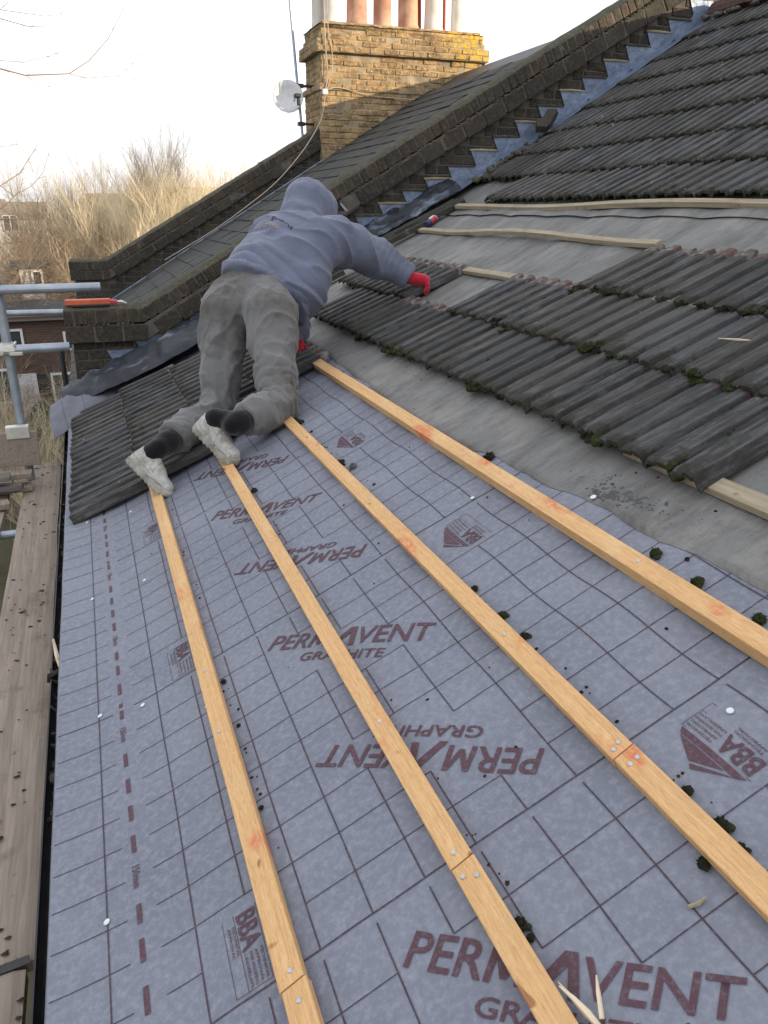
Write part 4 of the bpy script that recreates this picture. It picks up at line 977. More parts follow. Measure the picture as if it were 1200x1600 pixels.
b = MB(); b.box((2.04, 11.75, 1.66), .13, .2, .12, jit=.01, ch=.01); o = b.build('loose_brick', M_BRK); tag(o, 'single block standing on top of the far parapet wall', 'brick')

# ------------------------------------------------------------------ scaffold
sc = empty('scaffold', (-1.01, 5.24, -6.2)); tag(sc, 'galvanised tube scaffold at the eaves with two rails and a corner standard', 'scaffold'); SL = (-1.01, 5.24, -6.2)
def tubeS(nm, a, b_, mat=M_STEEL, r=.0255, parent=None):
    m_ = MB(); m_.tube([a, b_], r, 16, cap=True); m_.v; return m_.build(nm, mat, parent if parent else sc, smooth=False, loc=SL)
tubeS('standard', (-1.01, 5.262, -6.2), (-1.01, 5.262, 1.25), r=.0275); tubeS('rail', (-2.2, 5.20, .645), (-.43, 5.20, .645), r=.0275); tubeS('rail', (-2.2, 5.20, .295), (-.655, 5.20, .295), r=.0275)
tubeS('ledger', (-.93, -1, -.63), (-.93, 5.5, -.63)); tubeS('transom', (-1.9, 4.42, -.60), (-.80, 4.42, -.60), M_STEEL, .024); tubeS('transom', (-1.9, 2.2, -.60), (-.80, 2.2, -.60))
tubeS('far_rail', (-2.6, 8.5, .17), (-.74, 8.5, .14), r=.030); tubeS('far_standard', (-2.5, 8.55, -6.2), (-2.5, 8.55, 1.0))
m_ = MB(); m_.tube([(-1.085, 3.42, -6.2), (-1.085, 3.42, 1.6)], .027, 18); m_.build('blue_standard', M_BLUEST, sc, loc=SL)
def coupler(x, y, z):
    m_ = MB(); m_.tube([(x-.045, y-.0, z), (x+.045, y, z)], .036, 10); m_.tube([(x, y+.062, z-.035), (x, y+.062, z+.035)], .037, 10); m_.box((x, y+.02, z), .05, .05, .05, ch=.005)
    m_.tube([(x+.045, y-.03, z+.03), (x+.045, y+.09, z+.03)], .008, 6); m_.box((x+.05, y-.045, z-.02), .075, .014, .02, ch=.003); m_.tube([(x-.03, y-.06, z-.01), (x-.03, y-.02, z-.01)], .014, 6)
    m_.build('coupler', M_ZINC, sc, loc=SL)
coupler(-1.01, 5.20, .645) if False else None
coupler(-1.01, 5.20, .295)
def plank(name, c, sx, sy, sz, label, cat, group, mat=M_BOARD, rz=0., rx=0., split=True):
    m_ = MB(); nx, ny = 8, max(6, int(sy/.12)); vs = []
    for k in (0, 1):
        for i in range(ny+1):
            for j in range(nx+1):
                x = -sx/2+sx*j/nx; y = -sy/2+sy*i/ny; z = -sz/2 if k == 0 else sz/2
                e_ = .004*nz(y*3, c[0]*9, j//nx) if j in (0, nx) else 0
                if j in (0, nx) and k: z -= .004
                if k: z += .0035*nz(x*9, y*1.3, c[1])+.001*nz(x*60, y*8)
                if k and split and j == 4: z -= .004
                vs.append((x+e_, y+(.006*nz(x*30, c[1]) if i in (0, ny) else 0), z))
    W = nx+1; H = (nx+1)*(ny+1)
    fs = [(i*W+j, i*W+j+1, (i+1)*W+j+1, (i+1)*W+j) for i in range(ny) for j in range(nx)]
    fs2 = [tuple(H+q for q in f) for f in fs]; fs = [tuple(reversed(f)) for f in fs]+fs2
    fs += [(j, j+1, H+j+1, H+j) for j in range(nx)]+[(ny*W+j+1, ny*W+j, H+ny*W+j, H+ny*W+j+1) for j in range(nx)]
    fs += [((i+1)*W, i*W, H+i*W, H+(i+1)*W) for i in range(ny)]+[(i*W+nx, (i+1)*W+nx, H+(i+1)*W+nx, H+i*W+nx) for i in range(ny)]
    m_.add(vs, fs); o = m_.build(name, mat); o.location = c; o.rotation_euler = (rx, 0, rz); tag(o, label, cat, group); return o
plank('scaffold_board', (-.932, 3.55, -.572), .215, 4.1, .038, 'long worn scaffold board along the gutter, streaked with dirt and moss', 'scaffold board', 'scaffold boards', rz=.004)
plank('scaffold_board', (-.945, .38, -.572), .215, 2.2, .038, 'near end scaffold board butted under the dark band at the lower left corner', 'scaffold board', 'scaffold boards')
plank('scaffold_board', (-1.235, 4.55, -.575), .215, 1.9, .038, 'second scaffold board further from the roof, cut short beside the blue standard', 'scaffold board', 'scaffold boards')
m_ = MB(); m_.box((0, 0, 0), .222, .024, .003); o = m_.build('board_band', M_BLACK); o.location = (-.94, 1.485, -.549); o.rotation_euler = (0, 0, .12); tag(o, 'dark strap across the joint of the near scaffold boards', 'strap')
m_ = MB(); m_.box((0, 0, 0), .62, .036, .225, jit=.003, ch=.003); o = m_.build('toe_board', M_BOARD); o.location = (-1.235, 5.19, -.32); o.rotation_euler = (0, .02, 0); tag(o, 'upright scaffold board closing the end of the platform in front of the standard', 'toe board')
m_ = MB(); m_.box((-1.03, 5.165, -.215), .135, .012, .075, ch=.004); m_.box((-1.03, 5.19, -.178), .135, .06, .008, ch=.003); o = m_.build('board_clip', M_ZINC); tag(o, 'pale metal clip over the upright end board', 'clip')
for i, (x, y, z, L_, rz, lab) in enumerate([(-1.20, 5.02, -.528, .42, .1, 'bottom of the stack'), (-1.22, 4.96, -.492, .38, -.05, 'second from the bottom of the stack'), (-1.18, 5.05, -.456, .40, .05, 'third in the stack'), (-1.26, 4.93, -.420, .34, .0, 'on top of the stack'), (-1.25, 4.72, -.530, .30, .15, 'lying alone in front of the stack')]):
    m_ = MB(); m_.box((0, 0, 0), L_, .09, .032, jit=.005, ch=.003); o = m_.build('timber_offcut', M_GREYW if i % 2 else M_BOARD); o.location = (x, y, z); o.rotation_euler = (0, 0, rz); tag(o, 'grey timber offcut on the scaffold platform, '+lab, 'timber offcut', 'timber offcuts on the platform')
b = MB()
for k in range(130):
    y = random.uniform(1.0, 5.5); x = -.93+random.uniform(-.09, .09); cl = random.random() < .2; s_ = random.uniform(.002, .006)*(1.7 if cl else 1)
    if nz(x*6, y*2.2, 4.) < -.12: continue
    c = Vector((x, y, -.5505)); kk = 6; ring = [c+Vector((math.cos(a)*s_*random.uniform(.7, 2), math.sin(a)*s_*random.uniform(.7, 1.4), .0)) for a in [6.283*q/kk for q in range(kk)]]
    b.add(ring+[c+Vector((s_*.2, 0, s_*.5))], [(q, (q+1) % kk, kk) for q in range(kk)])
o = b.build('board_dirt', M_DEBR); tag(o, 'scattered crumbs of dirt and moss on the long scaffold board', 'dirt', kind='stuff')
m_ = MB(); m_.tube([(-.78, 7.0, -6.2), (-.78, 7.0, .02)], .022, 8); m_.box((-.78, 7.0, -.7), .07, .07, .05); o = m_.build('downpipe', M_BLACK); tag(o, 'thin black downpipe at the corner of the parapet wall', 'downpipe')

# ------------------------------------------------------------------ person (signed distance shapes turned into one surface per garment)
def A(*v): return np.array(v, dtype=np.float32)
def rc(a, b, ra, rb, flat=None, k=1.):            # tapered capsule; flat=(axis, factor) squeezes it
    a = A(*a); b = A(*b)
    def f(P):
        Q = P - a; ba = b-a
        if flat is not None:
            w = A(*flat[0]); w = w/np.linalg.norm(w); Q = Q + (Q@w)[..., None]*w*(flat[1]-1); ba = ba+(ba@w)*w*(flat[1]-1)
        t = np.clip((Q@ba)/(ba@ba+1e-9), 0, 1)
        return np.linalg.norm(Q - t[..., None]*ba, axis=-1) - (ra+(rb-ra)*t)
    return f
def smin(a, b, k):
    h = np.clip(.5+.5*(b-a)/k, 0, 1); return b+(a-b)*h - k*h*(1-h)
def union(fs, k):
    def f(P):
        d = fs[0](P)
        for g in fs[1:]: d = smin(d, g(P), k)
        return d
    return f
def snets(fn, lo, hi, h):
    lo = A(*lo); hi = A(*hi); n = np.ceil((hi-lo)/h).astype(int)+1
    ax = [lo[i]+h*np.arange(n[i], dtype=np.float32) for i in range(3)]
    V = np.empty(n, np.float32)
    for i in range(n[0]):
        Y, Z = np.meshgrid(ax[1], ax[2], indexing='ij'); V[i] = fn(np.stack([np.full_like(Y, ax[0][i]), Y, Z], -1))
    S = V < 0; c = np.zeros(n-1, int)
    sl_ = lambda a, o: a[o[0]:n[0]-1+o[0], o[1]:n[1]-1+o[1], o[2]:n[2]-1+o[2]]
    for o in np.ndindex(2, 2, 2): c += sl_(S, o)
    mixed = (c > 0) & (c < 8); ids = -np.ones(n-1, int); ids[mixed] = np.arange(mixed.sum())
    I = np.argwhere(mixed); acc = np.zeros((len(I), 3)); cnt = np.zeros(len(I))
    cor = list(np.ndindex(2, 2, 2))
    for p in cor:
        for d in range(3):
            if p[d] == 1: continue
            q = list(p); q[d] = 1; va = V[tuple((I+p).T)]; vb = V[tuple((I+q).T)]; m = (va < 0) != (vb < 0)
            t = va[m]/(va[m]-vb[m]); pos = np.array(p)[None]*1. + t[:, None]*(np.array(q)-np.array(p)); acc[m] += pos; cnt[m] += 1
    verts = lo + (I+acc/cnt[:, None])*h; faces = []
    for d in range(3):
        e = [0, 0, 0]; e[d] = 1; a = S[:n[0]-e[0], :n[1]-e[1], :n[2]-e[2]]; b = S[e[0]:, e[1]:, e[2]:]
        u, w = [(1, 2), (2, 0), (0, 1)][d]
        E_ = np.argwhere(a != b); ok = (E_[:, u] > 0) & (E_[:, w] > 0) & (E_[:, u] < n[u]-1) & (E_[:, w] < n[w]-1); E_ = E_[ok]
        flip = a[tuple(E_.T)]
        def cell(du, dw):
            q = E_.copy(); q[:, u] -= du; q[:, w] -= dw; return ids[tuple(q.T)]
        F = np.stack([cell(1, 1), cell(0, 1), cell(0, 0), cell(1, 0)], 1); F[~flip] = F[~flip][:, ::-1]; faces.append(F)
    return verts, np.concatenate(faces)
def sdf_obj(name, fn, lo, hi, h, mat, parent, disp=None, smooth_it=2):
    v, f = snets(fn, lo, hi, h); me = bpy.data.meshes.new(name); me.from_pydata(v.tolist(), [], f.tolist()); me.materials.append(mat)
    bm = bmesh.new(); bm.from_mesh(me)
    bmesh.ops.delete(bm, geom=[x for x in bm.verts if not x.link_faces], context='VERTS')
    bmesh.ops.recalc_face_normals(bm, faces=bm.faces[:])
    for _ in range(smooth_it): bmesh.ops.smooth_vert(bm, verts=bm.verts[:], factor=.5, use_axis_x=True, use_axis_y=True, use_axis_z=True)
    bm.normal_update()
    if disp:
        new = [x.co + x.normal*disp(x.co, x.normal) for x in bm.verts]
        for x, c in zip(bm.verts, new): x.co = c
    bm.to_mesh(me); bm.free(); me.polygons.foreach_set('use_smooth', [True]*len(me.polygons))
    loc = parent.location; me.transform(Matrix.Translation(-loc)); return link(name, me, parent, loc=tuple(loc))
# joints
hipC = (.27, 4.13, .63); hipL = (.175, 4.20, .60); hipR = (.355, 4.00, .61); kneL = (.045, 3.93, .125); kneR = (.285, 3.54, .215); ankL = (-.285, 3.535, .07); ankR = (.02, 3.335, .195)
wai = (.36, 4.21, .75); che = (.55, 4.36, .90); shL = (.50, 4.55, .935); shR = (.775, 4.20, .935); nek = (.69, 4.45, 1.01); hed = (.735, 4.545, 1.085)
elR = (1.045, 4.27, .83); wrR = (1.225, 4.22, .725); elL = (.70, 4.50, .62); wrL = (.585, 4.36, .40)
per = empty('person', (.3, 3.9, .1)); tag(per, 'worker in blue-grey hooded top, grey joggers, red gloves and white trainers, kneeling and reaching right', 'person')
def lerp(a, b, t): return tuple(a[i]+(b[i]-a[i])*t for i in range(3))
V3 = lambda a: Vector(a)
lat = (V3(shR)-V3(shL)).normalized(); spine = (V3(nek)-V3(hipC)).normalized(); back = lat.cross(spine).normalized()
if back.z < 0: back = -back
LO, HI = (-.45, 3.15, -.2), (1.45, 4.95, 1.4)
fwd = Vector((.82, .52, -.20)).normalized(); hr = fwd.cross(Vector((0, 0, 1))).normalized(); hu = hr.cross(fwd).normalized(); H = V3(hed)
bodyf = [rc(hipL, hipR, .105, .105), rc(hipC, wai, .12, .12), rc(wai, che, .13, .145, (tuple(back), 1.25)), rc(shL, shR, .07, .07), rc(che, nek, .12, .07), rc(nek, hed, .058, .06),
    rc(tuple(H+hu*.02), tuple(H-hu*.01+fwd*.02), .088, .085), rc(tuple(H-hu*.05+fwd*.03), tuple(H-hu*.085+fwd*.07), .055, .035), rc(tuple(H+fwd*.100+hu*.0), tuple(H+fwd*.118-hu*.03), .010, .015),
    rc(tuple(H+hr*.092-hu*.01), tuple(H+hr*.094-hu*.035), .016, .012), rc(tuple(H-hr*.092-hu*.01), tuple(H-hr*.094-hu*.035), .016, .012),
    rc(hipL, kneL, .085, .055), rc(kneL, ankL, .050, .028), rc(hipR, kneR, .085, .055), rc(kneR, ankR, .050, .028), rc(shL, elL, .052, .038), rc(elL, wrL, .038, .026), rc(shR, elR, .052, .038), rc(elR, wrR, .038, .026),
    rc(wrR, lerp(wrR, (1.30, 4.19, .69), .8), .026, .024), rc(wrL, lerp(wrL, (.56, 4.33, .345), .8), .026, .024)]
body = sdf_obj('body', union(bodyf, .02), LO, HI, .016, M_SKIN, per)
for sg in (-1, 1):
    b = MB(); b.lathe(tuple(H+fwd*.088+hr*.032*sg+hu*.008), fwd, [(.002, -.012), (.011, -.006), (.012, 0), (.009, .007), (.001, .010)], 12); b.build('eye', M_PLASTW, per, smooth=True, loc=tuple(per.location))
# trousers
def P_(a): return tuple(a)
bb_ = Vector(back)
cheekL = V3(hipL)+bb_*.02+Vector((-.0, -.05, -.03)); cheekR = V3(hipR)+bb_*.01+Vector((0, -.06, -.02))
cufL = lerp(kneL, ankL, .80); cufR = lerp(kneR, ankR, .70)
trf = [rc(lerp(hipL, wai, .25), lerp(hipR, wai, .25), .140, .140), rc(P_(cheekL), lerp(hipL, kneL, .3), .142, .125), rc(P_(cheekR), lerp(hipR, kneR, .3), .142, .125),
    rc(lerp(hipL, kneL, .25), lerp(hipL, kneL, .72), .122, .105), rc(lerp(hipL, kneL, .7), kneL, .104, .085), rc(kneL, lerp(kneL, ankL, .45), .092, .088), rc(lerp(kneL, ankL, .45), cufL, .088, .078),
    rc(lerp(hipR, kneR, .25), lerp(hipR, kneR, .75), .115, .099), rc(lerp(hipR, kneR, .7), kneR, .101, .087), rc(kneR, lerp(kneR, ankR, .45), .092, .086), rc(lerp(kneR, ankR, .45), cufR, .086, .076), rc(hipC, wai, .150, .145)]
wax = np.array(spine); 
def cutplane(fn, p, nrm):
    p = A(*p); nrm = A(*nrm); return lambda P: np.maximum(fn(P), (P-p)@nrm)
dL = (V3(ankL)-V3(kneL)).normalized(); dR = (V3(ankR)-V3(kneR)).normalized()
tru = union(trf, .035)
def near(P, a, r): return np.linalg.norm(P-A(*a), axis=-1) < r
def truf(P):
    d = tru(P)
    d = np.where(near(P, ankL, .16), np.maximum(d, (P-A(*lerp(kneL, ankL, .80)))@A(*dL)), d)
    d = np.where(near(P, ankR, .16), np.maximum(d, (P-A(*lerp(kneR, ankR, .76)))@A(*dR)), d)
    d = np.where((P[..., 2] > .5), np.maximum(d, (P-A(*lerp(hipC, wai, .75)))@A(*spine)), d)
    # keep off the roof plane
    return d
def wr(co, n, ks):
    return sum(a*math.sin((co.dot(Vector(d))*f+2.6*nz(co.x*5, co.y*5, co.z*5+ph))+ph) for d, f, a, ph in ks)
def fold(co, c, ax, rad, f, amp, ph):             # creases across an axis close to a joint
    q = co-Vector(c); w = math.exp(-(q.length/rad)**2); return 1.5*amp*w*(abs(math.sin(q.dot(Vector(ax))*f+1.9*nz(co.x*9, co.y*9, co.z*9+ph)+ph))**.6-.6)
def dtro(co, n):
    rg = 1-abs(nz(co.x*6, co.y*6, co.z*3.5)); rg2 = 1-abs(nz(co.x*13+5, co.y*13, co.z*7))
    d = .015*(rg**8-.30)+.007*(rg2**8-.26)-.003+.003*nz(co.x*25, co.y*25, co.z*18)
    d += fold(co, kneR, dR, .12, 75, .013, 0)+fold(co, kneL, dL, .13, 65, .012, 2)+fold(co, lerp(kneL, ankL, .6), dL, .10, 70, .010, 1)+fold(co, lerp(kneR, ankR, .5), dR, .09, 80, .008, 1)
    tv = (V3(kneR)-V3(hipR)).normalized(); d += fold(co, lerp(hipR, kneR, .82), tv, .12, 60, .011, .5)+fold(co, lerp(hipR, kneR, .1)[:], (tv+Vector((.5, 0, 0))).normalized(), .11, 45, .008, .5)
    tv = (V3(kneL)-V3(hipL)).normalized(); d += fold(co, lerp(hipL, kneL, .45), (tv+Vector((-.35, .2, 0))).normalized(), .16, 38, .008, .5)
    c = Vector(lerp(hipL, hipR, .5)); q = co-c; s_ = q.dot(lat)
    if q.dot(back) > -.05 and co.z > .38: d -= .012*math.exp(-(s_/.022)**2)*max(0., min(1., (.70-co.z)/.1))
    pc = V3(hipR)+Vector((.05, -.10, .06)); u = (co-pc).dot(lat); v = (co-pc).dot(spine)   # patch pocket outline
    if abs(u) < .07 and abs(v) < .075: d += .003
    return d
trousers = sdf_obj('trousers', truf, LO, (.75, 4.6, 1.0), .0085, M_TROU, per, dtro, 2)
# hoodie
hd = [rc(lerp(hipC, wai, .82), wai, .190, .190, (tuple(back), 1.12)), rc(wai, che, .182, .198, (tuple(back), 1.22)), rc(che, lerp(che, nek, .6), .185, .125, (tuple(back), 1.1)), rc(lerp(shL, che, .25), lerp(shR, che, .12), .105, .105), rc(lerp(shL, che, .2), lerp(wai, hipL, .1), .10, .13), rc((.63, 4.16, .85), (.555, 4.07, .695), .115, .11), rc((.555, 4.07, .695), (.47, 4.06, .565), .11, .085),
      rc(shR, lerp(shR, elR, .5), .112, .098), rc(lerp(shR, elR, .5), elR, .098, .084), rc(elR, lerp(elR, wrR, .92), .084, .062), rc(shL, elL, .095, .07), rc(elL, lerp(elL, wrL, .92), .068, .05),
      rc(lerp(wai, shR, .30), lerp(hipR, wai, .55), .125, .135), rc(lerp(shR, wai, .15), lerp(shR, wai, .6), .11, .11)]
belly = V3(wai)-bb_*.13+Vector((.03, -.02, -.0)); 0 and hd.append(rc(P_(belly), lerp(che, P_(belly), .5), .11, .12))
hoodf = [rc(tuple(H+hu*.035-fwd*.035), tuple(H-hu*.01+fwd*.03), .128, .128), rc(tuple(H-hu*.02-fwd*.035), tuple(V3(nek)-spine*.005+back*.03-lat*.02), .128, .122), rc(tuple(H+fwd*.06+hu*.02), tuple(H+fwd*.085-hu*.03), .115, .108)]
tor = union(hd, .07); hoo = union(hoodf, .03)
def hoodie(P):
    d = smin(tor(P), hoo(P), .008)
    d = np.where(P[..., 2] < .84, np.maximum(d, -((P-A(*lerp(hipC, wai, .45)))@A(*spine))), d)
    q = P-A(*tuple(H)); face = (q@A(*fwd) > .05); r = np.linalg.norm(q-(q@A(*fwd))[..., None]*A(*fwd), axis=-1)
    d = np.where(face & (q@A(*fwd) < .5) & (P[..., 2] > .95), np.maximum(d, .100-r), d)
    d = np.where(near(P, wrR, .09), np.maximum(d, (P-A(*lerp(elR, wrR, .96)))@A(*(V3(wrR)-V3(elR)).normalized())), d)
    return d
def dhoo(co, n):
    q = co-V3(che); along = (co-V3(hipC)).dot(spine); la = q.dot(lat)
    w = max(0., 1-abs(along-.14)/.16)
    d = .020*w*(abs(math.sin(along*46+la*5+2.4*nz(co.x*5, co.y*5, co.z*5)))**.7-.6)*(.6+.6*nz(co.x*3, co.y*3, co.z*3+4))
    w2 = max(0., 1-abs(along-.33)/.16); d += .010*w2*math.sin(along*34+la*15+2.0*nz(co.x*4, co.y*4, co.z*4+2))
    d += fold(co, elR, (V3(wrR)-V3(shR)).normalized(), .10, 80, .012, .4)+fold(co, lerp(shR, che, .3), (lat+spine*.6).normalized(), .12, 42, .011, 1.2)+fold(co, lerp(elR, wrR, .7), (V3(wrR)-V3(elR)).normalized(), .07, 90, .008, 2)
    rg = 1-abs(nz(q.dot(spine)*10, la*3.5, co.z*3)); d += .019*(rg**6-.32)*(1 if (co-H).length > .2 else .35)+.003*nz(co.x*18, co.y*18, co.z*18)
    hq = co-H
    if hq.length < .22: d += .004*math.sin(hq.dot(fwd)*60+3*nz(co.x*8, co.y*8, co.z*8))-.004*math.exp(-(hq.dot(hr)/.004)**2)
    if abs(along-.075) < .028: d += .004+.0015*math.sin(la*260)
    if abs(along-.105) < .004: d -= .004
    return d
hoodobj = sdf_obj('hooded_top', hoodie, (.0, 3.75, .3), (1.35, 4.95, 1.40), .0085, M_HOOD, per, dhoo, 2)
# faded print on the back, laid onto the cloth
me = hoodobj.data; bvh = BVHTree.FromPolygons([v.co.copy() for v in me.vertices], [p.vertices[:] for p in me.polygons])
def ontoback(g, cx, cy, mat, name, ang=0., arc=0.):
    vs, fs = g; out = []; c0 = V3(che)-spine*.045; cc, s_ = math.cos(ang), math.sin(ang)
    for x, y in vs:
        X = cx+x*cc-y*s_; Y = cy+x*s_+y*cc-arc*(cx+x)**2; o_ = c0+lat*X+spine*Y+back*.5-per.location
        h_ = bvh.ray_cast(o_, -back); 
        out.append((h_[0]+back*.0022+per.location) if h_[0] is not None else o_-back*.3+per.location)
    b = MB(); b.add(out, fs, 0, .5); return b.build(name, mat, hoodobj, loc=tuple(per.location))
ontoback(text2d('guard', .135, .040, .01, .012), -.00, .012, M_PRINTD, 'back_print', -.0, 1.6)
ontoback(text2d('roof', .10, .034, .01, .012), -.115, .012, M_PRINTF, 'back_print', .0, 1.6)
ontoback(text2d('ROOFING', .17, .020, .01, .012), -.09, -.026, M_PRINTO, 'back_print', 0., 1.6)
# cap brim
b = MB(); vs = []
for i in range(9):
    a = -1.1+2.2*i/8
    for j in range(4):
        r_ = .10+.075*j/3*math.cos(a)**.5; vs.append(H+hu*(.045-.012*j-.03*math.sin(a)**2)+fwd*(.02+math.cos(a)*r_)+hr*math.sin(a)*(.085+.01*j))
b.add(vs+[v-hu*.004 for v in vs], [(i*4+j, i*4+j+1, (i+1)*4+j+1, (i+1)*4+j) for i in range(8) for j in range(3)]+[(36+i*4+j, 36+(i+1)*4+j, 36+(i+1)*4+j+1, 36+i*4+j+1) for i in range(8) for j in range(3)]+[(i*4+3, (i+1)*4+3, 36+(i+1)*4+3, 36+i*4+3) for i in range(8)])
for k in range(len(b.v)): b.v[k] = tuple(Vector(b.v[k])+hr*.018+fwd*.080+hu*.045)
b.build('cap_brim', M_CAP, per, smooth=True, loc=tuple(per.location))
# gloves with five fingers each
def glove(wrist, fdir, pdown, curl, thumbside, sc_=1.):
    w = V3(wrist); f = Vector(fdir).normalized(); dn_ = Vector(pdown); dn_ = (dn_-f*dn_.dot(f)).normalized(); sd_ = f.cross(dn_).normalized()*thumbside
    fs = [rc(P_(w-f*.03), P_(w+f*.015), .034, .034), rc(P_(w+f*.005), P_(w+f*.070), .040, .048, (P_(dn_), 1.25)), rc(P_(w+f*.07-sd_*.026), P_(w+f*.07+sd_*.026), .021, .021)]
    fi = []
    for k, (off, L) in enumerate(((.040, .070), (.014, .078), (-.012, .074), (-.037, .060))):
        p = w+f*.082+sd_*off; d = f; a_ = .35+curl*.2
        for s_, (fr, cu, r) in enumerate(((.45, curl*.55, .0125), (.32, curl, .0115), (.25, curl*.9, .0105))):
            a_ += cu*(1+.12*k); d = f*math.cos(a_)+dn_*math.sin(a_)+sd_*(.10*(1.5-k)*.5); q = p+d.normalized()*L*fr; fi.append(rc(P_(p), P_(q), r*1.15, r*1.08)); p = q
    p = w+f*.03+sd_*.03; q = p+(f*.5+sd_*.6+dn_*.55).normalized()*.042; r_ = q+(f*.8+dn_*.55-sd_*.1).normalized()*.034; fi += [rc(P_(p), P_(q), .0165, .0135), rc(P_(q), P_(r_), .0135, .0115)]
    pf = union(fs, .015); ff = [fi[3*k:3*k+3] for k in range(4)]+[fi[12:]]; fu = [union(x, .004) for x in ff]
    def fn(P):
        d = pf(P); e = fu[0](P)
        for g in fu[1:]: e = np.minimum(e, g(P))
        return smin(d, e, .006)
    return fn
gR = glove(wrR, (.93, -.28, -.20), (.05, -.1, -1), .50, 1)
sdf_obj('glove', gR, (1.12, 4.02, .53), (1.44, 4.38, .85), .0034, M_GLOVE, per, lambda co, n: .0010*nz(co.x*60, co.y*60, co.z*60)+.0015*nz(co.x*25, co.y*25, co.z*25), 1)
gL = glove(wrL, (-.12, -.22, -.55), (.1, -.55, -.2), .5, -1)
sdf_obj('glove', gL, (.40, 4.15, .2), (.72, 4.5, .52), .0035, M_GLOVE, per, None, 1)
# shoes and socks
def shoe(heel, toe, ank, side):
    h = V3(heel); t = V3(toe); f = (t-h).normalized(); u = V3(ank)-h; u = (u-f*u.dot(f)).normalized(); s_ = f.cross(u).normalized(); c = h+f*.03
    L = .255; W = lambda x, y, z: P_(h+f*x+s_*y+u*z)
    sole = union([rc(W(.035, 0, .012), W(.11, .004*side, .012), .048, .043), rc(W(.11, .004*side, .012), W(.20, .008*side, .013), .043, .050), rc(W(.20, .008*side, .013), W(.24, .004*side, .020), .050, .038)], .02)
    def solef(P):
        z = (P-A(*P_(h)))@A(*P_(u)); x = (P-A(*P_(h)))@A(*P_(f)); rise = np.clip((x-.2)/.08, 0, 1)**2*.018
        d = sole(P); d = np.maximum(d, (z-.030-rise)); d = np.maximum(d, -(z+.006-rise)); g = .0022*np.sin(x*240)*(z-rise < .004); return d+g
    up = union([rc(W(.045, 0, .045), W(.055, 0, .085), .047, .043), rc(W(.05, 0, .045), W(.14, .003*side, .045), .044, .042), rc(W(.14, .003*side, .042), W(.225, .006*side, .03), .042, .037), rc(W(.075, 0, .075), W(.15, 0, .058), .033, .028), rc(W(.035, 0, .07), W(.028, 0, .105), .026, .014), rc(W(.13, .0, .075), W(.10, 0, .105), .018, .014)], .02)
    def upf(P):
        q = P-A(*P_(h)); z = q@A(*P_(u)); d = np.maximum(up(P), -(z-.016))
        op = rc(W(.062, 0, .095), W(.070, 0, .16), .027, .035)(P); return np.maximum(d, -op)
    lo = np.min([heel, toe, ank], 0)-.10; hi = np.max([heel, toe, ank], 0)+.10
    fc = f.copy(); uc = u.copy()
    def dsp(co, n):
        q = co-h; x = q.dot(fc); z = q.dot(uc); y = q.dot(s_); d = .0012*nz(co.x*40, co.y*40, co.z*40)
        if abs(y) > .022: d += .0032*(1 if math.sin(x*70+z*55) > .2 else 0)     # overlaid panels
        if abs(z-.045+.10*(x-.05)) < .003 or abs(x-.165+.3*z) < .003: d -= .0040
        return d
    o = sdf_obj('shoe', upf, tuple(lo), tuple(hi), .0042, M_SHOE, per, dsp, 1); so_ = sdf_obj('sole', solef, tuple(lo), tuple(hi), .0042, M_SOLE, per, None, 1)
    so_.parent = o; so_.matrix_parent_inverse = Matrix.Identity(4); so_.matrix_parent_inverse = (o.matrix_parent_inverse.inverted() @ Matrix.Identity(4)); so_.location = (0, 0, 0); so_.matrix_parent_inverse = Matrix.Identity(4)
    b = MB()
    for k in range(5):
        x = .085+.018*k; z = .098-.011*k; b.tube([W(x, -.022, z-.012), W(x+.004, 0, z+.004), W(x+.008, .022, z-.012)], .0028, 5)
    lc = b.build('shoelace', M_PLASTW); lc.parent = o; lc.location = -(Vector(per.location)) ; lc.matrix_parent_inverse = Matrix.Identity(4)
    return o, h, f, u
hL, tL = (-.425, 3.59, .002), (-.30, 3.44, -.125); hR_, tR_ = (-.115, 3.50, .155), (.01, 3.30, .01)
shoe(hL, tL, ankL, 1); shoe(hR_, tR_, ankR, -1)
for a, k in ((ankL, kneL), (ankR, kneR)):
    aa = V3(a); kk = V3(k)
    h_ = V3(hL if a is ankL else hR_); t_ = V3(tL if a is ankL else tR_); f = (t_-h_).normalized(); u = aa-h_; u = (u-f*u.dot(f)).normalized(); opn = h_+f*.062+u*.075
    sdf_obj('sock', union([rc(P_(opn-u*.01), P_(opn+u*.03), .036, .042), rc(P_(opn+u*.03), lerp(a, k, .12), .044, .050), rc(lerp(a, k, .0), lerp(a, k, .14), .044, .050), rc(lerp(a, k, .12), lerp(a, k, .42), .050, .058)], .02), tuple(np.minimum(a, k)-.12), tuple(np.maximum(a, k)+.12), .006, M_SOCK, per, lambda co, n: .0015*nz(co.x*30, co.y*30, co.z*30), 1)

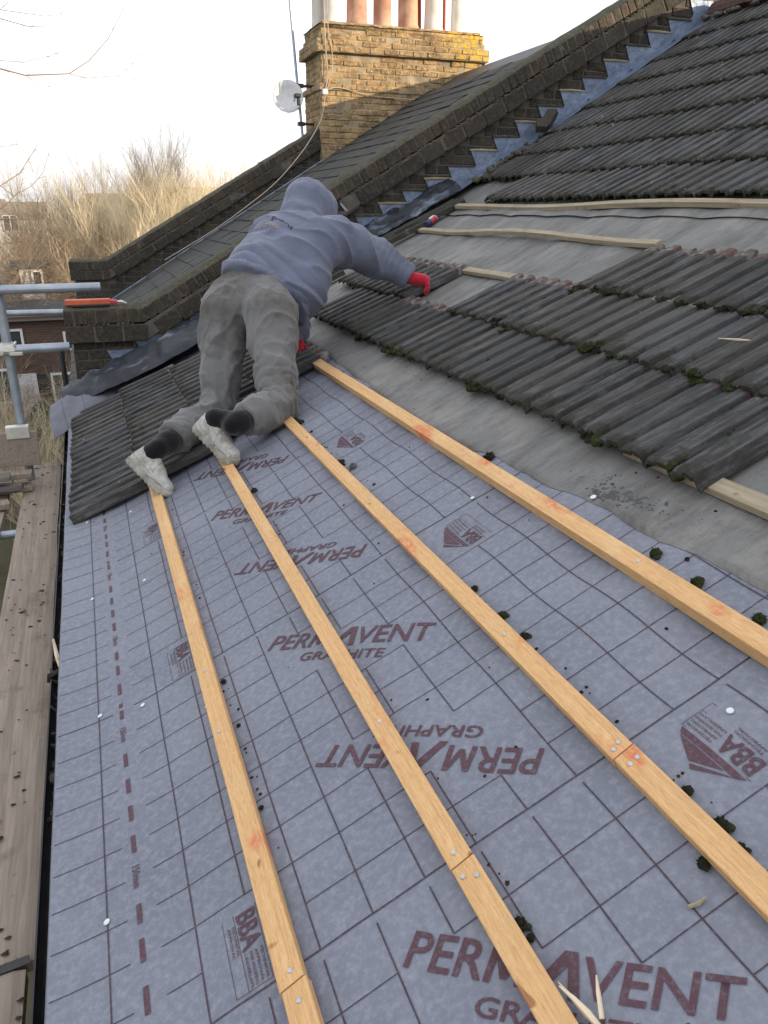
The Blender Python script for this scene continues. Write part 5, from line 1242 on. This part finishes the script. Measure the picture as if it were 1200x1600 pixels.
# ------------------------------------------------------------------ beyond the roofs
def kind(o, k='structure'): o['kind'] = k; return o
b = MB(); gx = np.concatenate([np.linspace(-1500, -60, 8), np.linspace(-50, 50, 41), np.linspace(60, 1500, 8)]); gy = np.concatenate([np.linspace(-300, -20, 4), np.linspace(-10, 70, 33), np.linspace(90, 2500, 9)])
vs = [(x, y, -6.3+.12*nz(x*.2, y*.2)) for x in gx for y in gy]; q = len(gy)
b.add(vs, [(i*q+j, (i+1)*q+j, (i+1)*q+j+1, i*q+j+1) for i in range(len(gx)-1) for j in range(q-1)]); kind(b.build('ground', M_GROUND))
def window(mbroot, x, y, z, w, h, parent, loc, panes=1):
    f = MB(); t = .07
    f.box((x, y, z+h/2-t/2), w, .10, t); f.box((x, y, z-h/2+t/2), w, .10, t)
    for k in range(panes+1): f.box((x-w/2+t/2+(w-t)*k/panes, y, z), t, .098, h-2*t)
    fo = f.build('window', M_WPAINT, parent, loc=loc); g = MB(); g.box((x, y+.02, z), w-.02, .02, h-.02); g.build('pane', M_GLASS, fo, loc=loc)
def house_block(name, x0, x1, y0, y1, zt, rh, label, wins, doors, wallm=M_FBR, roofm=M_ROOFT, along='x', cat='house'):
    loc = ((x0+x1)/2, y0, -6.3); r = empty(name, loc); tag(r, label, cat, None)
    b = MB(); b.box(((x0+x1)/2, (y0+y1)/2, (zt-6.4)/2), x1-x0, y1-y0, zt+6.4); b.build('wall', wallm, r, loc=loc)
    b = MB(); e_ = .3
    if along == 'x':
        ym = (y0+y1)/2; V_ = [(x0-e_, y0-e_, zt-.1), (x1+e_, y0-e_, zt-.1), (x1+e_, ym, zt+rh), (x0-e_, ym, zt+rh), (x0-e_, y1+e_, zt-.1), (x1+e_, y1+e_, zt-.1)]
        b.add(V_, [(0, 1, 2, 3), (3, 2, 5, 4), (0, 3, 4), (1, 5, 2), (0, 4, 5, 1)])
    rf = b.build('roof', roofm, r, loc=loc)
    for cxx in (x0+.18*(x1-x0), x0+.78*(x1-x0)):
        if rh < 3.: break
        m_ = MB(); m_.box((cxx, (y0+y1)/2, zt+rh+.1), .9, .5, 1.5); 
        for k in range(3): m_.lathe((cxx-.28+.28*k, (y0+y1)/2, zt+rh+.8), (0, 0, 1), [(.11, 0), (.09, .4)], 8)
        m_.build('chimney', wallm, rf, loc=loc)
    for (x, z, w, h, p) in wins: window(None, x, y0-.03, z, w, h, r, loc, p)
    for (x, z, w, h, m__) in doors:
        m_ = MB(); m_.box((x, y0-.04, z), w, .08, h); d_ = m_.build('door', m__, r, loc=loc); n_ = MB(); n_.box((x+w*.38, y0-.1, z), .05, .05, .12); n_.build('handle', M_BLACK, d_, loc=loc)
    return r
house_block('brick_house', -14, 3.5, 26.6, 32, -1.95, .22, 'dark brick house with white framed windows and a white door, behind the scaffold', [(-3.45, -4.05, .75, 1.1, 1), (-1.60, -4.25, .75, 1.05, 1), (-2.85, -2.6, .55, .6, 1), (-1.25, -2.75, .35, .6, 1), (-6, -4, 1, 1.1, 2), (.6, -4, 1, 1.1, 2)], [(-2.72, -4.75, .68, 2.1, M_WPAINT), (-2.2, -4.75, .34, 2.1, M_BLACK)], M_FBR, M_SLATE)
e = empty('garden_shed', (-2.6, 34, -6.3)); tag(e, 'white shed wall glimpsed between the bare shrubs at the left', 'shed')
house_block('white_outbuilding', -2.85, -2.1, 33.2, 34.0, -.80, .15, 'small white outbuilding glimpsed between the bare shrubs', [(-2.25, -1.3, .4, .6, 1)], [], M_RENDER, M_SLATE, cat='outbuilding'); bpy.data.objects.remove(e)
for i, (x0, x1, y0, zt, rh, mt, lab) in enumerate([(-26, -8, 95, .4, 1.9, M_FBR2, 'distant terrace of brick houses at the far left horizon'), (.6, 6.5, 92, .9, 2.0, M_FBR2, 'distant red-roofed brick terrace above the golden shrubs'), (9, 24, 110, 1.5, 2.6, M_FBR2, 'distant terrace behind the golden shrubs on the right'), (-7, -3.2, 70, .6, 1.2, M_RENDER, 'distant pale rendered house between the bare trees')]):
    house_block('distant_terrace', x0, x1, y0, y0+8, zt, rh, lab, [(x0+1.5+2.6*k, .2, 1.1, 1.2, 2) for k in range(int((x1-x0-2)/2.6)+1)][:8], [], mt, M_ROOFT)
house_block('rendered_building', 16.55, 17.25, 20, 20.6, 9.6, .3, 'narrow white rendered building rising beyond the roof crest at the top right', [], [], M_RENDER, M_SLATE, cat='building')

def twigs(mbx, p, d, L, r, depth, rnd, up=.2, kids=(3, 5), spread=.6):
    n = 3 if depth > 0 else 2; pts = [p]; rr = [r]; q = p.copy(); dd = d.copy()
    for i in range(n):
        dd = (dd+Vector((rnd.gauss(0, .12), rnd.gauss(0, .12), rnd.gauss(0, .10)+up*.3))).normalized(); q = q+dd*L/n; pts.append(q.copy()); rr.append(r*(1-.75*(i+1)/n))
    mbx.tube(pts, rr, 3, cap=False)
    if depth > 0:
        for _ in range(rnd.randint(*kids)):
            k = rnd.uniform(.25, 1)*n; i = min(n-1, int(k)); s_ = pts[i].lerp(pts[i+1], k-i)
            nd = (dd+Vector((rnd.gauss(0, spread), rnd.gauss(0, spread), rnd.gauss(0, spread*.6)+up))).normalized()
            twigs(mbx, s_, nd, L*rnd.uniform(.45, .75), r*.5, depth-1, rnd, up, kids, spread)
def make_shrub(name, label, group, mat, seed, h, rad, stems, depth, r0, loc, spread=.45, up=.25):
    rnd = random.Random(seed); root = empty(name, loc); tag(root, label, 'shrub' if 'shrub' in name else 'tree', group)
    tr = MB(); cr_ = MB()
    for k in range(stems):
        a = rnd.uniform(0, 6.28); rr = rad*math.sqrt(rnd.random())*.45; p = Vector((math.cos(a)*rr, math.sin(a)*rr, 0)); d = Vector((math.cos(a)*.35*rr/rad*2+rnd.gauss(0, .12), math.sin(a)*.35*rr/rad*2+rnd.gauss(0, .12), 1)).normalized()
        m1 = p+d*h*.30; tr.tube([p, p.lerp(m1, .5)+Vector((rnd.gauss(0, .1), rnd.gauss(0, .1), 0)), m1], [r0*1.6, r0*1.3, r0], 5)
        twigs(cr_, m1, d, h*.42*rnd.uniform(.7, 1.15), r0, depth, rnd, up, (5, 7), spread)
    t_ = tr.build('trunk', mat); t_.parent = root; c_ = cr_.build('crown', mat); c_.parent = root
    return root
# golden shrubs (four kinds, copied)
gs = 'golden bare willow shrubs beyond the far parapet'
P1 = [make_shrub('willow_shrub', 'x', gs, M_TWIG, 10+k, 8.8, 2.4, 20, 3, .045, (0, 40, -6.3), .42, .34) for k in range(3)]
spots = [(9.9, 45), (1.0, 38), (2.8, 40.5), (4.9, 39), (7.0, 41), (9.2, 43), (3.6, 44), (6.2, 46), (1.2, 45), (2.2, 35.5), (4.2, 36), (5.6, 37), (8.3, 48), (11, 47)]
for i, (x, y) in enumerate(spots):
    lab = 'golden bare shrub in the sunlit thicket beyond the far parapet wall'
    if i < 3: o = P1[i]; o.location = (x, y, -6.3); o['label'] = lab
    else: o = dup(P1[i % 3], loc=(x, y, -6.3), rotz=i*1.3); o['label'] = lab
    o.scale = (1, 1, [.90, .92, .95, .93, .90, .86, .95, .93, .93, .86, .86, .84, .88, .86][i])
o = make_shrub('bare_tree', 'fan-shaped bare tree rising above the golden shrubs into the sky', None, M_TWIGB, 77, 9.9, 2.0, 7, 4, .045, (2.4, 43, -6.3), .48, .34)
for i, (x, y, h_, lab) in enumerate([(-1.6, 46, 9.3, 'thin bare tree standing left of the fan-shaped one'), (.6, 49, 9.9, 'thin bare tree between the golden shrubs and the sky'), (-4.0, 43, 9.2, 'pale bare tree at the left edge of the picture, above the roofs')]):
    make_shrub('bare_tree', lab, 'bare trees beyond the gardens', M_TWIG if i == 2 else M_TWIGB, 90+i, h_, 1.2, 4, 3, .035, (x, y, -6.3), .32, .4)
gb = 'brown tangled shrubs at the left'
P2 = [make_shrub('bramble_shrub', 'x', gb, M_TWIGB, 30+k, 6.6, 2.0, 14, 3, .03, (0, 30, -6.3), .7, .05) for k in range(3)]
for i, (x, y, sz) in enumerate([(-4.6, 25.2, .5), (-1.0, 25.4, .42), (-2.3, 34.5, 1.0), (-4.3, 30, 1.0), (-.3, 33.6, 1.02), (-3.6, 35.5, 1.1), (-1.6, 37, 1.12), (-5.4, 34, 1.1), (.9, 31.6, .85), (-2.9, 39.5, 1.2), (-.9, 40, 1.28), (-1.9, 44, 1.3), (.1, 36.5, 1.15)]):
    lab = 'tangled bare shrub growing behind the scaffold rails'
    if i < 3: o = P2[i]; o.location = (x, y, -6.3)
    else: o = dup(P2[i % 3], loc=(x, y, -6.3), rotz=i*2.1)
    o['label'] = lab; o.scale = (1, 1, sz)
# green ivy bush and bare bush below the platform end
def leafbush(name, label, loc, rx, ry, rz_, n, mat, lsz, twn=0):
    rnd = random.Random(sum(map(ord, label))); root = empty(name, loc); tag(root, label, 'bush'); b = MB()
    for _ in range(n):
        th = rnd.uniform(0, 6.28); ph = math.acos(rnd.uniform(-.3, 1)); rr = rnd.uniform(.55, 1)**.5; v = Vector((math.cos(th)*math.sin(ph)*rx*rr, math.sin(th)*math.sin(ph)*ry*rr, rz_*(.5+.5*math.cos(ph)*rr)+rz_*.3))
        v *= 1+.3*nz(v.x*1.3, v.y*1.3, v.z*1.3)
        if nz(v.x*2, v.y*2, v.z*2+3) < -.28: continue
        a = Vector((rnd.gauss(0, 1), rnd.gauss(0, 1), rnd.gauss(0, 1))).normalized(); c = a.orthogonal().normalized(); s_ = lsz*rnd.uniform(.6, 1.3)
        b.add([v-a*s_, v-c*s_*.6, v+a*s_, v+c*s_*.6], [(0, 1, 2, 3)])
    f_ = b.build('foliage', mat); f_.parent = root; t = MB()
    for k in range(9): t.tube([(rnd.gauss(0, .1), rnd.gauss(0, .1), 0), (rnd.gauss(0, rx*.3), rnd.gauss(0, ry*.3), rz_*.6), (rnd.gauss(0, rx*.5), rnd.gauss(0, ry*.5), rz_*1.2)], [.03, .02, .008], 5)
    t_ = t.build('stem', M_TWIGD); t_.parent = root
leafbush('ivy_bush', 'leafy green bush below the end of the scaffold platform', (-1.85, 19.5, -6.3), 1.0, 1.0, 2.35, 5200, M_LEAF, .055)
leafbush('ivy_bush', 'low green bush at the left picture edge behind the standard', (-3.6, 20.5, -6.3), 1.0, 1.0, 1.7, 3000, M_LEAF, .055)
for i, (x, y, h_) in enumerate([(-1.45, 15, 3.7), (-2.4, 16.5, 3.5), (-1.2, 17.5, 4.0), (-3.4, 17, 3.6)]):
    make_shrub('bare_shrub', 'grey leafless garden shrub below the end of the scaffold platform', 'leafless shrubs below the platform', M_TWIGB if i % 2 else M_TWIG, 50+i, h_, 1.0, 12, 3, .016, (x, y, -6.3), .5, .3)
# overhanging branches of a near tree standing outside the picture
e = empty('near_bare_tree', (-4.2, 7.6, -6.3)); tag(e, 'bare tree whose thin branches reach into the sky at the upper left', 'tree'); NL = (-4.2, 7.6, -6.3)
b = MB(); b.tube([(-4.2, 7.6, -6.3), (-4.15, 7.6, -2), (-4.25, 7.6, 1), (-4.1, 7.7, 4.5)], [.2, .16, .11, .05], 10); b.build('trunk', M_TWIGD, e, loc=NL)
b = MB()
brs = [([(-4.2,7.7,.9),(-2.6,7.9,2.1),(-1.23,8.0,2.28),(-.96,8.0,2.19),(-.77,8.0,2.15),(-.42,8.0,2.18),(-.24,8.0,2.29),(-.06,8.0,2.47),(.09,8.0,2.7)], .016), ([(-.42,8.0,2.18),(-.28,8.05,2.16),(-.02,8.1,2.2),(.12,8.1,2.29),(.25,8.1,2.42)], .006), ([(-.02,8.1,2.2),(.07,8.1,2.17),(.16,8.1,2.18)], .003), ([(-.77,8.0,2.15),(-.65,8.0,2.07),(-.52,8.0,2.09)], .004),
  ([(-4.15,7.6,1.4),(-2.4,7.6,2.6),(-1.1,7.6,2.52),(-.88,7.6,2.48),(-.68,7.6,2.44),(-.55,7.6,2.45)], .013), ([(-1.1,7.6,2.52),(-.87,7.6,2.54),(-.78,7.6,2.61),(-.71,7.6,2.7)], .006), ([(-.87,7.6,2.54),(-.55,7.6,2.52),(-.43,7.6,2.54),(-.3,7.6,2.59)], .005),
  ([(-2.6,7.9,2.1),(-1.17,7.8,2.23),(-.94,7.8,2.22),(-.75,7.8,2.22),(-.57,7.8,2.27),(-.42,7.8,2.33)], .007), ([(-4.2,7.6,.2),(-2.2,7.3,.9),(-1.23,7.0,1.17),(-1.03,7.0,1.26),(-.88,7.0,1.35),(-.77,7.0,1.49),(-.72,7.0,1.56)], .012), ([(-1.03,7.0,1.26),(-.95,7.0,1.19),(-.81,7.0,1.26),(-.72,7.0,1.35),(-.65,7.0,1.5)], .006), ([(-2.2,7.3,.9),(-1.16,7.0,1.55),(-.99,7.0,1.53),(-.86,7.0,1.55)], .006), ([(-.88,7.0,1.35),(-.84,7.0,1.39)], .004), ([(-1.5,7.1,1.0),(-1.05,7.0,1.10),(-.9,7.0,1.22),(-.86,7.0,1.33)], .007)]
rnd = random.Random(5)
for pts, r_ in brs:
    n = len(pts); b.tube(pts, [max(.0015, .62*r_*(1-.8*i/(n-1))) for i in range(n)], 5)
    for i in range(1, n):
        for _ in range(2):
            a_ = Vector(pts[i-1]).lerp(Vector(pts[i]), rnd.random()); d_ = (Vector(pts[i])-Vector(pts[i-1])).normalized(); q_ = a_+(d_+Vector((rnd.gauss(0, .5), rnd.gauss(0, .4), rnd.gauss(0, .5)))).normalized()*rnd.uniform(.02, .10)
            if a_.x > -1.6: b.tube([a_, q_], [.0022, .0010], 4)
b.build('crown', M_TWIGB, e, loc=NL)
